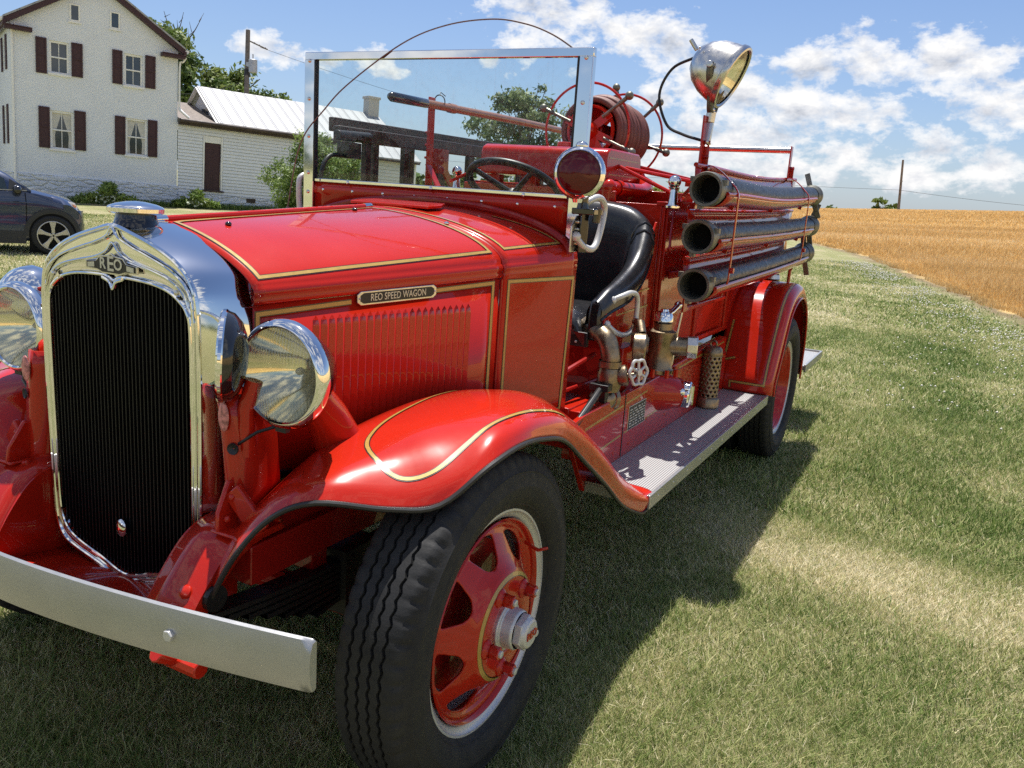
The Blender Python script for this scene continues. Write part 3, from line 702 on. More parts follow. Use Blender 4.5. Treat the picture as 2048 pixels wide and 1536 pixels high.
# apron between radiator and fender
for s in (1, -1):
    b = MB(); prof = [(1.00,.325),(.95,.335),(.88,.345),(.80,.352),(.72,.357),(.66,.36)]
    b.grid([[V(x-.045,-.335,z), V(x-.03,-.375,z), V(x+.0,-.398,z), V(x+.03,-.392,z), V(x+.045,-.36,z), V(x+.05,-.28,z)] for z, x in prof], flip=True)
    b = b if s > 0 else b.mirror(); ap = part(b, 'front_apron', 'red', smooth=60, solid=.004, out=(0,-1,0))
    d = MB(); d.ball(V(s*.352,-.404,.952), 1, 20, (.016,.005,.034)); part(d, 'oval_badge', 'badge', ap)
    d = MB(); d.lathe([(0,.014),(.004,.013),(.002,.0105),(-.004,.0)], o=V(s*.372,-.396,.880), ax=(s*.3,-1,0), n=20); part(d, 'cable_grommet', 'blackm', ap)
# ---------------------------------------------------------------- running boards, apron, steps
for s in (1, -1):
    b = MB(); b.box(s*.664, s*.911, 1.0, 2.966, .474, .482); rb = part(b, 'running_board', 'tread', smooth=0)
    b = MB(); b.box(s*.9105, s*.918, .985, 2.972, .436, .487); b.box(s*.904, s*.9105, .985, 2.972, .4825, .4865); b.box(s*.664, s*.911, 1.0, 2.966, .44, .4738); part(b, 'edge_trim', 'alu', rb, bevel=.0015)
    for k in range(11):
        d = MB(); d.ball(V(s*.918, 1.08+.18*k, .462), .0045, 8, (.6,1,1)); part(d, 'rivet', 'nickel', rb)
    for k in range(9):
        d = MB(); d.ball(V(s*.676, 1.14+.2*k, .483), .0042, 8, (1,1,.6)); part(d, 'screw', 'nickel', rb)
    b = MB()
    b.prism([V(s*.664,1.0,.44),V(s*.664,2.95,.44),V(s*.664,2.95,.70),V(s*.664,1.75,.748),V(s*.664,1.36,.742),V(s*.664,.95,.738),V(s*.664,.80,.72)], (-s*.02,0,0))
    b.box(s*.44, s*.662, .95, 2.95, .60, .64)
    fa = part(b, 'frame_apron', 'red', bevel=.003)
    b = MB(); b.box(s*.6645, s*.666, 1.350, 1.358, .487, .742); part(b, 'apron_seam', 'sblack', fa, smooth=0)
    for p in ([V(s*.664,.96,.682),V(s*.664,1.34,.699)], [V(s*.664,1.37,.70),V(s*.664,1.62,.709)], [V(s*.664,1.05,.566),V(s*.664,1.335,.578)], [V(s*.664,1.37,.580),V(s*.664,1.98,.602)]):
        b = MB(); b.bar(p[0], p[1], .0012, .0085); b.build('pinstripe', [M['gold']], fa, smooth=0)
    for q in ((1.66,.66),(1.64,.585),(1.44,.52),(1.9,.55),(1.27,.52)):
        d = MB(); d.ball(V(s*.664,*q), .0075, 8, (.6,1,1)); part(d, 'bolt', 'red', fa)
b = MB(); b.box(.664,.667,1.400,1.605,.580,.680); mp = part(b, 'maker_plate', 'nickel', bevel=.001, smooth=0)
b = MB(); b.box(.667,.6675,1.405,1.60,.584,.676); part(b, 'plate_field', 'plate', mp, smooth=0)
b = MB()
for r in range(7):
    y = 1.415
    while y < 1.585:
        L = random.uniform(.012,.04); b.box(.6675,.6678,y,min(y+L,1.592),.592+r*.0115,.597+r*.0115); y += L+random.uniform(.006,.02)
part(b, 'plate_markings', 'silver', mp, smooth=0)
# ---------------------------------------------------------------- cab floor, seat, steering
b = MB(); b.box(-.56,.56,.95,1.35,.70,.715); b.prism([V(-.47,.62,.98),V(-.47,.93,.715),V(-.47,.95,.70),V(-.47,.60,.96)], (.94,0,0)); fl = part(b, 'cab_floor', 'red', bevel=.002)
b = MB(); b.box(.30,.548,.97,1.30,.7155,.719); part(b, 'floor_mat', 'alu', fl, smooth=0)
b = MB(); b.prism([V(.58,.96,.56),V(.662,.96,.56),V(.662,.96,.742),V(.58,.96,.742)], (0,.40,0)); b.box(.548,.60,.95,1.42,.66,.75); part(b, 'step_plate', 'red', fl, bevel=.003)
b = MB(); b.tube([V(.655,.86,.70),V(.645,1.06,.77),V(.64,1.14,.80)], .013, 8); b.box(.60,.675,1.12,1.165,.79,.815); b.tube([V(.655,.86,.70),V(.66,.83,.69)], .017, 8); b.box(.63,.655,1.15,1.19,.70,.80); part(b, 'brake_lever', 'blackm', bevel=.002)
b = MB(); b.box(-.57,.57,1.30,1.75,.70,.955); so_ = part(b, 'seat_box', 'redd', bevel=.006)
b = MB(); cs = []
for x in np.linspace(-.535,.535,25):
    e = 1 - .10*max(0, (abs(x)-.48)/.055)
    cs.append([V(x,1.20,.965),V(x,1.19,.985),V(x,1.195,1.03*e),V(x,1.22,1.055*e),V(x,1.28,1.066*e),V(x,1.45,1.06*e),V(x,1.68,1.05*e),V(x,1.70,.97)])
b.grid(cs, flip=True); b.add(cs[0], [tuple(range(8))]); b.add(cs[-1], [tuple(range(8))[::-1]])
seat = part(b, 'seat_cushion', 'leather', smooth=60)
b = MB(); b.box(-.545,.545,1.195,1.215,.93,.985); sk = part(b, 'seat_skirt', 'blackm', seat, bevel=.003)
for x in (-.5,-.25,0,.25,.50):
    d = MB(); d.ball(V(x,1.194,.948), .006, 8); part(d, 'stud', 'silver', seat)
# tub back: path around, height and lean
path = [(.560,1.215,1.085),(.572,1.28,1.122),(.580,1.37,1.150),(.580,1.47,1.185),(.578,1.56,1.235),(.572,1.63,1.300),(.555,1.695,1.365),(.52,1.725,1.402),(.46,1.738,1.427),(.36,1.742,1.442),(.24,1.745,1.447),(.0,1.748,1.450)]
pth = path + [(-x,y,z) for x,y,z in path[::-1][1:]]
C3 = catmull([V(*p) for p in pth], 4); rows = []
for i, p in enumerate(C3):
    t = nrm(C3[min(i+1,len(C3)-1)] - C3[max(i-1,0)]); t[2] = 0; t = nrm(t); inn_ = np.cross(V(0,0,1), t)*1.0
    if np.dot(inn_[:2], V(0,1.2)[:2]-p[:2]) < 0: inn_ = -inn_
    k = min(1, i/10, (len(C3)-1-i)/10); r = .030 + .012*k
    foot = V(p[0]*.97, p[1]-.02*k, .965)
    q = [p - inn_*r*.9 + V(0,0,-r*1.6), p - inn_*r*1.0 + V(0,0,-r*.5), p - inn_*r*.55 + V(0,0,r*.45), p + V(0,0,r*.72), p + inn_*r*.75 + V(0,0,r*.35), p + inn_*r*1.25 + V(0,0,-r*.6), p + inn_*r*1.35 + V(0,0,-r*1.9)]
    h = q[-1][2] - 1.0
    for f in (.3,.6,.9): q.append(q[6]*(1-f) + (foot + inn_*.045)*f + inn_*.02*math.sin(PI*f)*k)
    q.append(foot + inn_*.04)
    rows.append(q)
b = MB(); b.grid(rows); bk_ = part(b, 'seat_back', 'leather', seat, smooth=180)
for s in (1, -1):
    b = MB(); b.prism([V(s*.535,1.205,.955),V(s*.535,1.200,1.05),V(s*.535,1.215,1.105),V(s*.535,1.28,1.125),V(s*.535,1.30,.955)], (s*.052,0,0)); part(b, 'seat_arm_front', 'leather', seat, bevel=.012)
b = MB(); b.tube([r[0] for r in rows], .006, 6)
for i0 in (5*4+2, len(rows)-5*4-3):
    b.tube([rows[i0][j] + V(0,0,.001) for j in range(0,9)], .0055, 6); b.tube([rows[i0+2][j] + V(0,0,.001) for j in range(0,9)], .0045, 6)
part(b, 'seat_piping', 'leather', seat)
for s in (1, -1):
    b = MB(); b.prism([V(s*.584,1.215,.955),V(s*.586,1.235,1.06),V(s*.588,1.30,1.11),V(s*.588,1.40,1.135),V(s*.586,1.50,1.168),V(s*.584,1.60,1.24),V(s*.580,1.69,1.33),V(s*.580,1.735,1.40),V(s*.582,1.76,1.40),V(s*.584,1.76,.955)], (s*.010,0,0)); sp = part(b, 'seat_side', 'red', bevel=.003)
    for lp in ([(1.345,1.045),(1.345,1.108),(1.40,1.114),(1.70,1.125)], [(1.345,1.045),(1.70,1.055)]):
        for (y0, z0_), (y1, z1_) in zip(lp[:-1], lp[1:]):
            d = MB(); d.bar(V(s*.5965,y0,z0_), V(s*.5965,y1,z1_), .0014, .007, up=(0,0,1) if y0 != y1 else (0,1,0)); d.build('pinstripe', [M['gold']], sp, smooth=0)
hdl([V(.598,1.285,1.108),V(.625,1.31,1.125),V(.64,1.37,1.135),V(.645,1.425,1.115),V(.645,1.435,1.05),V(.645,1.42,1.0),V(.64,1.36,.975),V(.625,1.29,.985),V(.598,1.245,1.02)], .0105)
sc0 = V(.225,1.14,1.495); sa = nrm((0,.50,.86)); _, su, sw = frame(sa)
b = MB(); b.torus(sc0, sa, .178, .0135, 56, 12); sto = part(b, 'steering_wheel', 'blackm')
b = MB(); b.lathe([(-.03,.03),(0,.03),(.02,.02),(.024,0)], o=sc0 - sa*.03, ax=sa, n=20)
for k in range(4): g = PI/4 + PI/2*k; b.tube([sc0 - sa*.025, sc0 + .17*(math.cos(g)*su + math.sin(g)*sw)], [.012,.009], 8)
b.tube([sc0 - sa*.03, sc0 - sa*.62], .02, 12); part(b, 'steering_column', 'blackm', sto)
# ---------------------------------------------------------------- rear body
b = MB()
for s in (1, -1):
    b.box(s*.595, s*.61, 1.77, 4.25, .80, 1.465)
    b.box(s*.57, s*.63, 1.765, 4.26, 1.466, 1.485)
    for y in np.linspace(1.80, 4.2, 5): b.box(s*.61, s*.622, y-.02, y+.02, .82, 1.46)
b.box(-.594, .594, 1.77, 1.785, .70, 1.472); b.box(-.38, .38, 1.772, 1.787, 1.473, 1.515); b.box(-.594, .594, 2.2, 2.215, .80, 1.53); b.box(-.594, .594, 4.235, 4.25, .80, 1.46)
b.box(-.594, .594, 1.79, 4.23, .80, .82); b.box(-.59, .59, 1.79, 1.86, 1.455, 1.468)
body = part(b, 'hose_body', 'red', bevel=.003)
b = MB(); b.box(.6225, .634, 1.86, 2.9, 1.16, 1.19); b.box(.6225, .634, 1.86, 2.9, .99, 1.01); b.box(.6225, .632, 1.84, 2.92, .82, .84); part(b, 'body_rib', 'red', body, bevel=.003)
for s in (1, -1):
    b = MB(); b.prism([V(s*.61,1.95,.66),V(s*.61,2.93,.66),V(s*.61,2.93,.785),V(s*.61,1.95,.762)], (s*.05,0,0)); bx = part(b, 'tool_box', 'red', bevel=.005)
    for a_, c_ in (((2.05,.74),(2.88,.762)), ((2.05,.680),(2.88,.682))):
        d = MB(); d.bar(V(s*.661,*a_), V(s*.661,*c_), .0014, .008); d.build('pinstripe', [M['gold']], bx, smooth=0)
# rear fenders
PF = [(2.966,.486),(2.968,.56),(3.02,.65),(3.09,.76),(3.155,.865),(3.225,.955),(3.32,1.02),(3.45,1.058),(3.58,1.066),(3.72,1.04),(3.85,.965),(3.95,.84),(4.00,.68),(4.01,.45)]
sm = lambda t: (lambda q: q*q*(3-2*q))(max(0, min(1, t)))
def rfen(s):
    Pc = catmull([V(0,y,z) for y, z in PF], 4); rows = []
    wc = V(0,3.523,.43)
    for p in Pc:
        d = nrm(p - wc) if p[2] > .55 else nrm(V(0, p[1]-3.523, .12)); row = []
        for x, k in ((.605,0),(.63,0),(.66,0),(.69,0),(.72,0),(.76,0),(.80,0),(.84,0),(.872,0),(.897,.006),(.916,.022),(.927,.048),(.932,.088)):
            q = p - d*k; fwd = 0
            if p[1] < 3.3: fwd = .0*float(sm((.80-x)/.19))*float(sm((p[2]-.5)/.35))
            row.append(V(x, q[1]-fwd, q[2]))
        rows.append(row)
    b = MB(); b.grid(rows, flip=True); b = b if s > 0 else b.mirror()
    fo = part(b, 'rear_fender', 'red', smooth=180, solid=.005, soff=-1, out=(0,-1,1))
    e = MB(); e.tube([r[-1]*V(s,1,1) for r in rows], .006, 8); part(e, 'fender_beading', 'red', fo)
    if s > 0:
        ribbon(fo, [(.70,2.97,.50),(.70,2.99,.535),(.885,2.972,.535),(.885,3.02,.65),(.885,3.09,.76),(.885,3.155,.865),(.885,3.225,.955),(.885,3.32,1.02),(.885,3.45,1.058),(.885,3.56,1.064)], .010, parent=fo, side=V(0,-1,.4))
        ribbon(fo, [(.70,2.93,.72),(.64,2.87,.735),(.64,2.95,.84),(.64,3.02,.94)], .010, parent=fo, side=V(0,-1,.4))
    return fo
for s in (1, -1): rfen(s)
b = MB(); b.box(-.90, .90, 4.27, 4.98, .425, .455); tb = part(b, 'tailboard', 'tread', smooth=0)
b = MB(); b.box(-.91,.91,4.985,5.0,.415,.468)
for s in (1, -1): b.box(s*.901, s*.915, 4.26, 5.0, .415, .468)
part(b, 'edge_trim', 'alu', tb, bevel=.002)
for s in (1, -1):
    b = MB(); b.box(s*.42, s*.47, 4.2, 4.7, .33, .424); part(b, 'tailboard_bracket', 'redd', tb)
# racks: posts, troughs, straps
for s in (1, -1):
    for y, z1, bs in ((1.90, 1.845 if s > 0 else 1.905, 1.02), (3.86, 1.872, 1.15)):
        b = MB(); x = .70 if s > 0 else .665
        b.box(s*x-.004, s*x+.004, y-.028, y+.026, bs, z1); b.box(s*x+.004*s, s*x+.026*s, y+.014, y+.02, 1.55, z1-.12)
        b.bar(V(s*x, y-.01, 1.585), V(s*(x-.085), y-.03, 1.47), .008, .045, up=(0,1,0)); b.bar(V(s*(x-.09), y, 1.475), V(s*x, y, 1.475), .03, .03)
        po = part(b, 'rack_post', 'red', bevel=.002)
        for z in (1.62,1.68,1.74):
            d = MB(); d.lathe([(0,.006),(.03,.006),(.031,0)], o=V(s*x,y+.002,z), ax=(s,0,0), n=8); part(d, 'bolt', 'redd', po)
b = MB(); b.tube([V(-.68,3.86,1.835), V(.70,3.86,1.848)], .019, 14); part(b, 'cross_rail', 'nickel')
HO = [((.80,1.667,1.544),(.80,4.244,1.591)), ((.80,1.631,1.357),(.80,4.276,1.396)), ((.80,1.646,1.164),(.80,4.226,1.221))]
for i, (a, c) in enumerate(HO):
    a, c = V(*a), V(*c); P = catmull([a*(1-t)+c*t + V(0,0,-(.020 if i == 0 else .006)*math.sin(PI*t)**2) for t in np.linspace(.035,.905,9)], 3)
    rows = []
    for p in P:
        rows.append([p + V(-.078, 0, .095), p + V(-.074,0,.04)] + [p + .0665*V(math.cos(g), 0, math.sin(g)) for g in np.linspace(PI*1.05, PI*1.93, 11)])
    b = MB(); b.grid(rows); tr = part(b, 'hose_trough', 'red', smooth=60, solid=.003, out=(0,0,1))
    b = MB(); b.tube([r[-1] for r in rows], .0085, 10); b.tube([r[0] for r in rows], .0095, 10)
    for k in (3, 12, 21):
        p = P[k]; b.bar(p + V(-.10,0,.02), p + V(-.195,0,.02), .03, .02); b.bar(p + V(.03,0,-.066), p + V(-.09,0,-.02), .03, .008, up=(0,1,0))
    part(b, 'trough_rail', 'red', tr)
for y, x0 in ((1.90,.87),(3.66,.87)):
    k = (y-1.65)/2.6; z1, z3 = 1.544+.047*k, 1.164+.057*k
    P = [V(.725,y,z1+.085),V(.745,y,z1+.098),V(.79,y,z1+.078),V(.84,y,z1+.035),V(.874,y,z1-.005),V(.878,y,z1-.06),V(.878,y,(z1+z3)/2),V(.878,y,z3+.03),V(.874,y,z3-.01)]
    b = MB(); Pc = catmull(P, 5); b.grid([[p+V(0,-.011,0), p+V(0,.011,0)] for p in Pc]); st = part(b, 'hose_strap', 'red', smooth=60, solid=.004)
    b = MB(); b.lathe([(-.014,.012),(.014,.012),(.0141,0)], o=P[0], ax=(0,1,0), n=14); b.lathe([(0,.013),(.014,.012),(.015,0)], o=V(.880,y,z3+.05), ax=(1,0,0), n=14); part(b, 'hinge_pin', 'red', st)
# diagonal braces round the reel
for p, q in ((V(.30,1.95,1.632),V(.60,1.93,1.515)), (V(.33,2.0,1.622),V(.68,1.93,1.575)), (V(.15,2.55,1.66),V(.66,3.0,1.56)), (V(-.30,1.95,1.632),V(-.60,2.0,1.515)), (V(.30,2.3,1.60),V(.45,2.5,1.50)), (V(-.30,2.3,1.60),V(-.45,2.5,1.50))): b = MB(); b.tube([p, q], .0085, 8); part(b, 'reel_brace', 'red')
for x, y in ((.65,1.73),(-.625,2.10)):
    b = MB(); b.lathe([(1.462,.030),(1.470,.030),(1.474,.022),(1.50,.0185),(1.535,.016),(1.541,.022),(1.546,.024)], o=(x,y,0), n=24); b.ball(V(x,y,1.567), .0265, 20); part(b, 'rail_finial', 'chrome')
b = MB(); b.tube([V(.65,1.73,1.555), V(.65,1.77,1.46), V(.66,1.72,1.36), V(.68,1.66,1.30)], .0055, 8); b.ball(V(.68,1.66,1.30), .011, 10); part(b, 'release_rod', 'redd')
# booster tank
b = MB(); sec = [(1.80,1.560),(1.80,1.655),(1.812,1.682),(1.84,1.695),(2.20,1.695),(2.228,1.682),(2.24,1.655),(2.24,1.560)]
b.prism([V(-.315,y,z) for y, z in sec], (.63,0,0)); tk = part(b, 'booster_tank', 'red', bevel=.008)
for s in (1, -1):
    for z in (1.655, 1.585):
        d = MB(); d.box(s*.3155, s*.3165, 1.83, 2.21, z-.003, z+.003); d.build('pinstripe', [M['gold']], tk, smooth=0)
for x in (.05, .13):
    b = MB(); b.lathe([(1.695,.028),(1.702,.034),(1.718,.034),(1.720,.030),(1.720,0)], o=(x,1.93,0), n=20); part(b, 'filler_cap', 'red', tk, bevel=.002)
for x0, y0 in ((.22,1.82),(.22,2.16),(-.29,1.82),(-.29,2.16),(-.10,1.82)): b = MB(); b.box(x0, x0+.07, y0, y0+.045, 1.47, 1.559); part(b, 'tank_foot', 'red', tk, bevel=.002)
b = MB(); b.ball(V(.335,1.80,1.53), .036, 16); b.tube([V(.335,1.80,1.53), V(.335,1.80,1.46)], .034, 14); b.tube(catmull([V(.335,1.80,1.53),V(.37,2.02,1.527),V(.375,2.12,1.53),V(.36,2.20,1.55),V(.27,2.26,1.575)], 5), .030, 16); b.lathe([(0,.035),(.03,.035)], o=V(.345,1.86,1.529), ax=(.16,1,0), n=18); part(b, 'discharge_pipe', 'red')
# hose reel (axis y)
rc = V(0, 2.28, 1.806)
b = MB(); b.lathe([(-.05,.02),(.0,.03),(.02,.045),(.52,.045),(.54,.02)], o=rc, ax=(0,1,0), n=24)
for f in (.05, .47): b.lathe([(f,.05),(f,.060),(f+.006,.06)], o=rc, ax=(0,1,0), n=24)
b.lathe([(.04,.112),(.035,.122),(.05,.128),(.06,.118),(.50,.118)], o=rc, ax=(0,1,0), n=48)
base_ang = [math.radians(38+60*k) for k in range(6)]
for g in base_ang:
    d = V(math.cos(g), 0, math.sin(g)); n_ = V(-math.sin(g), 0, math.cos(g))
    b.obox(rc + V(0,.03,0) + d*.085, d*.05, n_*.020, V(0,.004,0))
reel = part(b, 'hose_reel', 'red', smooth=40)
for f, off in ((0,0),(.50,.009)):
    c = rc + V(0,f,off)
    d = MB(); d.torus(c, (0,1,0), .222, .0062, 64, 8); part(d, 'reel_ring', 'red', reel)
    for g in base_ang:
        g += .10*(f > 0); e = V(math.cos(g), 0, math.sin(g)); h = MB()
        h.tube([c + e*.10, c + e*.205, c + e*.206, c + e*.246], [.0085,.0085,.0115,.0105], 10); h.ball(c + e*.264, .021, 14); part(h, 'reel_handle', 'coupling', reel)
b = MB()
for k in range(14):
    y = .065 + .030*k; R2 = .150 + .010*math.sin(PI*k/13) + (.013 if k in (3,4) else 0) + .002*math.sin(k*2.1)
    b.torus(rc + V(.002*math.sin(k*3), y, .002*math.cos(k*5)), (.02*math.sin(k), 1, .02*math.cos(k*1.7)), R2, .0165, 64, 10)
part(b, 'hose_coil', 'redhose', reel, smooth=180)
for s in (1, -1):
    for y in (2.31, 2.75): b = MB(); b.bar(rc*V(0,0,1) + V(0,y,0), V(s*.20,y,1.53), .035, .012, up=(0,1,0)); part(b, 'reel_stand', 'red', reel)
# spotlight
scn = V(.72,1.937,2.031); sax = nrm((.90,.03,-.45)); _, su, sw = frame(sax)
b = MB(); b.lathe([(.052,.128),(.020,.124),(-.03,.112),(-.075,.088),(-.105,.056),(-.118,.022),(-.119,0)], o=scn, ax=sax, n=64)
b.lathe([(.046,.128),(.050,.134),(.066,.135),(.074,.131),(.076,.122),(.070,.116)], o=scn, ax=sax, n=64)
b.tube([scn - sax*.112 + V(0,0,.03), scn - sax*.145 + V(0,0,.055)], .009, 8)
for k in (-1, 1): b.ball(scn + sax*.0 + nrm(V(-.35,-.75,.55))*.119 + k*V(.02,.0,-.008), .005, 8)
sp = part(b, 'spotlight', 'nickel', smooth=50)
b = MB(); b.lathe([(.060-.075*(1-q*q), .117*q) for q in np.linspace(1,0,16)], o=scn, ax=sax, n=56); part(b, 'reflector', 'refl', sp)
b = MB(); b.lathe([(.066,.117),(.071,.06),(.073,0)], o=scn, ax=sax, n=56); part(b, 'spotlight_lens', 'glass', sp, smooth=180)
piv = nrm(V(.0,-1,.02)); base = V(.715,1.925,1.856); P1 = scn + piv*.132; P2 = scn - piv*.132
b = MB(); pth_ = catmull([P1 + V(0,0,.01), P1*.75+scn*.0+base*.25 + piv*.02, P1*.42+base*.58 + piv*.012, base + piv*.035 + V(0,0,.012), base, base - piv*.035 + V(0,0,.012), P2*.42+base*.58 - piv*.012, P2*.75+base*.25 - piv*.02, P2 + V(0,0,.01)], 5)
b.grid([[p + V(-.013,0,0), p + V(.013,0,0)] for p in pth_]); part(b, 'yoke', 'coupling', sp, smooth=60, solid=.006)
b = MB()
for p in (P1, P2): b.lathe([(-.015,.013),(.012,.013),(.013,0)], o=p, ax=piv, n=14)
b.tube([base + V(0,0,.01), base + V(-.004,0,-.035)], .020, 16); b.bar(base + V(-.004,0,-.035), V(.708,1.915,1.735), .035, .02, up=(0,1,0)); b.ball(base + V(0,0,.016), .014, 12)
for q in (V(.716,1.93,1.735), V(.716,1.90,1.74)): b.ball(q, .010, 10)
part(b, 'lamp_bracket', 'nickel', sp, bevel=.002)
b = MB(); b.tube(catmull([scn - sax*.115, scn + V(-.20,0,.005), scn + V(-.245,0,-.10), scn + V(-.20,0,-.22), V(.60,1.92,1.77), V(.695,1.91,1.745)], 7), .0062, 8); part(b, 'lamp_cable', 'blackm', sp)
# ---------------------------------------------------------------- pump and valves on the left side
b = MB(); b.lathe([(.34,.10),(.40,.15),(.50,.17),(.58,.165),(.62,.14),(.63,.10)], o=(0,1.66,.64), ax=(1,0,0), n=40)
b.tube(catmull([V(.50,1.70,.67),V(.60,1.78,.672),V(.68,1.85,.665),V(.725,1.885,.66)], 5), list(np.linspace(.115,.062,16)), 24)
b.lathe([(.0,.068),(.012,.068)], o=V(.715,1.88,.662), ax=nrm((1,.6,-.05)), n=24); b.box(.40,.60,1.45,1.62,.72,.90); b.box(.35,.55,1.62,1.9,.78,.95)
pm = part(b, 'fire_pump', 'red', bevel=.004, smooth=50)
for g in np.linspace(0, 2*PI, 9)[:-1]:
    d = MB(); q = V(.70,1.62,.805) + .075*V(math.cos(g), math.sin(g), 0); d.lathe([(-.02,.010),(.012,.010),(.013,0)], o=q, ax=(0,0,1), n=6); part(d, 'flange_bolt', 'red', pm)
cax = nrm((1,.12,-.03)); cc = V(.745,1.897,.658)
b = MB(); b.lathe([(-.03,.056),(-.028,.060),(.022,.060),(.028,.055),(.032,.03),(.032,0)], o=cc, ax=cax, n=40)
for k in (-1, 1): b.ball(cc + V(.0, k*.06, -.02*k), .020, 12)
b.box(.74,.785,1.885,1.905,.615,.70); part(b, 'intake_cap', 'chrome', pm)
b = MB(); b.lathe([(.790,.05),(.795,.058),(.81,.060),(.818,.054),(.935,.054),(.945,.061),(.968,.061),(.972,.050),(.975,.037),(1.00,.036),(1.004,.030),(1.02,.029)], o=(.70,1.62,0), n=40)
b.lathe([(.0,.040),(.085,.038)], o=V(.72,1.625,.910), ax=nrm((1,.30,.02)), n=28); b.lathe([(.0,.045),(.03,.045)], o=V(.655,1.60,.905), ax=(-1,-.3,0), n=20)
vb = part(b, 'discharge_valve', 'brass', smooth=40)
b = MB(); ca = nrm((1,.30,.02)); c0 = V(.80,1.648,.912); _, u_, w_ = frame(ca)
b.prism([c0 + .047*(math.cos(PI/4*k+PI/8)*u_ + math.sin(PI/4*k+PI/8)*w_) for k in range(8)], ca*.044); part(b, 'outlet_cap', 'nickel', vb, bevel=.004)
b = MB(); b.lathe([(1.005,.036),(1.01,.040),(1.032,.038),(1.046,.030),(1.05,.018),(1.058,.016),(1.06,0)], o=(.70,1.62,0), n=28); b.tube(catmull([V(.70,1.635,1.035),V(.705,1.69,1.036),V(.71,1.735,1.052),V(.71,1.765,1.06)], 4), [.015]*4+[.012]*4+[.013]*5, 12); b.ball(V(.71,1.768,1.062), .018, 12); part(b, 'valve_lever', 'chrome', vb)
ga = nrm((1,.32,0)); gc = V(.708,1.325,.938)
b = MB(); b.lathe([(-.024,.046),(-.020,.053),(.020,.054),(.026,.049),(.024,.046)], o=gc, ax=ga, n=40); b.lathe([(-.024,.046),(-.026,0)], o=gc, ax=ga, n=40); b.tube([gc + V(0,.02,.05), gc + V(-.02,.05,.085), gc + V(-.06,.10,.08)], .016, 10); gg = part(b, 'pressure_gauge', 'brass')
b = MB(); b.lathe([(.021,.0465),(.0212,0)], o=gc, ax=ga, n=40); part(b, 'gauge_face', 'white', gg)
b = MB(); b.bar(gc + ga*.0225, gc + ga*.0225 + V(-.005,.012,.03), .003, .001); part(b, 'gauge_needle', 'sblack', gg)
b = MB(); b.lathe([(0,.052),(.02,.062),(.04,.055)], o=gc + V(-.07,.10,.03), ax=(1,.3,0), n=24); part(b, 'flange', 'brass', gg)
b = MB(); b.tube(catmull([V(.50,1.27,.992),V(.58,1.225,.99),V(.625,1.20,.965),V(.645,1.195,.91),V(.645,1.195,.885)], 5), .036, 20); b.lathe([(0,.045),(.02,.045)], o=V(.51,1.265,.993), ax=(.9,-.4,0), n=24); b.lathe([(.872,.043),(.895,.043)], o=(.645,1.195,0), n=24); ppe = part(b, 'suction_elbow', 'brass', smooth=50)
b = MB(); b.lathe([(.78,.040),(.80,.046),(.845,.046),(.868,.040)], o=(.645,1.20,0), n=28); b.lathe([(.03,.034),(.05,.040),(.065,.040),(.07,.030)], o=V(.645,1.20,.83), ax=(1,.35,.25), n=24); b.tube([V(.70,1.22,.843),V(.745,1.235,.852)], .0085, 10); b.ball(V(.62,1.215,.74), .054, 18, (1,1,.9)); b.lathe([(-.03,.05),(-.05,.05)], o=V(.62,1.215,.74), ax=(-.4,-1,0), n=24)
gv = part(b, 'gate_valve', 'brass', smooth=50)
ha = nrm((.93,-.38,.10)); hc = V(.742,1.245,.858); _, u_, w_ = frame(ha)
b = MB(); NA = 60
b.tube([hc + (.046+.0035*math.cos(6*2*PI*k/NA))*(math.cos(2*PI*k/NA)*u_ + math.sin(2*PI*k/NA)*w_) for k in range(NA)], .0062, 8, closed=True)
for k in range(6): g = PI/3*k+PI/6; b.tube([hc, hc + .044*(math.cos(g)*u_ + math.sin(g)*w_)], [.006,.005], 8)
b.lathe([(-.012,.014),(.008,.013),(.009,0)], o=hc, ax=ha, n=16); part(b, 'valve_handwheel', 'silver', gv)
ha = nrm((.55,-.2,.8)); hc = V(.56,1.84,.960); _, u_, w_ = frame(ha)
b = MB(); b.torus(hc, ha, .052, .0065, 40, 8)
for k in range(4): g = PI/2*k+.4; b.tube([hc, hc + .05*(math.cos(g)*u_ + math.sin(g)*w_)], .005, 6)
b.tube([hc, hc - ha*.10], .008, 8); part(b, 'drain_handwheel', 'nickel')
b = MB(); b.tube([V(.69,1.93,1.07), V(.675,1.92,.93), V(.67,1.90,.78)], .0055, 8); b.ball(V(.71,1.88,1.085), .012, 10); part(b, 'pump_rod', 'nickel')
b = MB(); b.tube([V(.56,1.24,.90),V(.54,1.0,.86),V(.50,.97,.84)], .010, 8); b.tube([V(.57,1.28,.80),V(.52,1.05,.78)], .008, 8); part(b, 'pump_pipe', 'redd')
# lantern and post on the rear fender
b = MB(); b.lathe([(1.065,.05),(1.075,.06),(1.10,.055),(1.115,.03),(1.15,.028),(1.155,.05),(1.185,.05),(1.195,.03)], o=(.72,3.62,0), n=28); part(b, 'tail_lamp', 'nickel')
b = MB(); b.tube([V(.80,3.78,1.03), V(.80,3.79,1.22)], .010, 8); part(b, 'lamp_post', 'red')
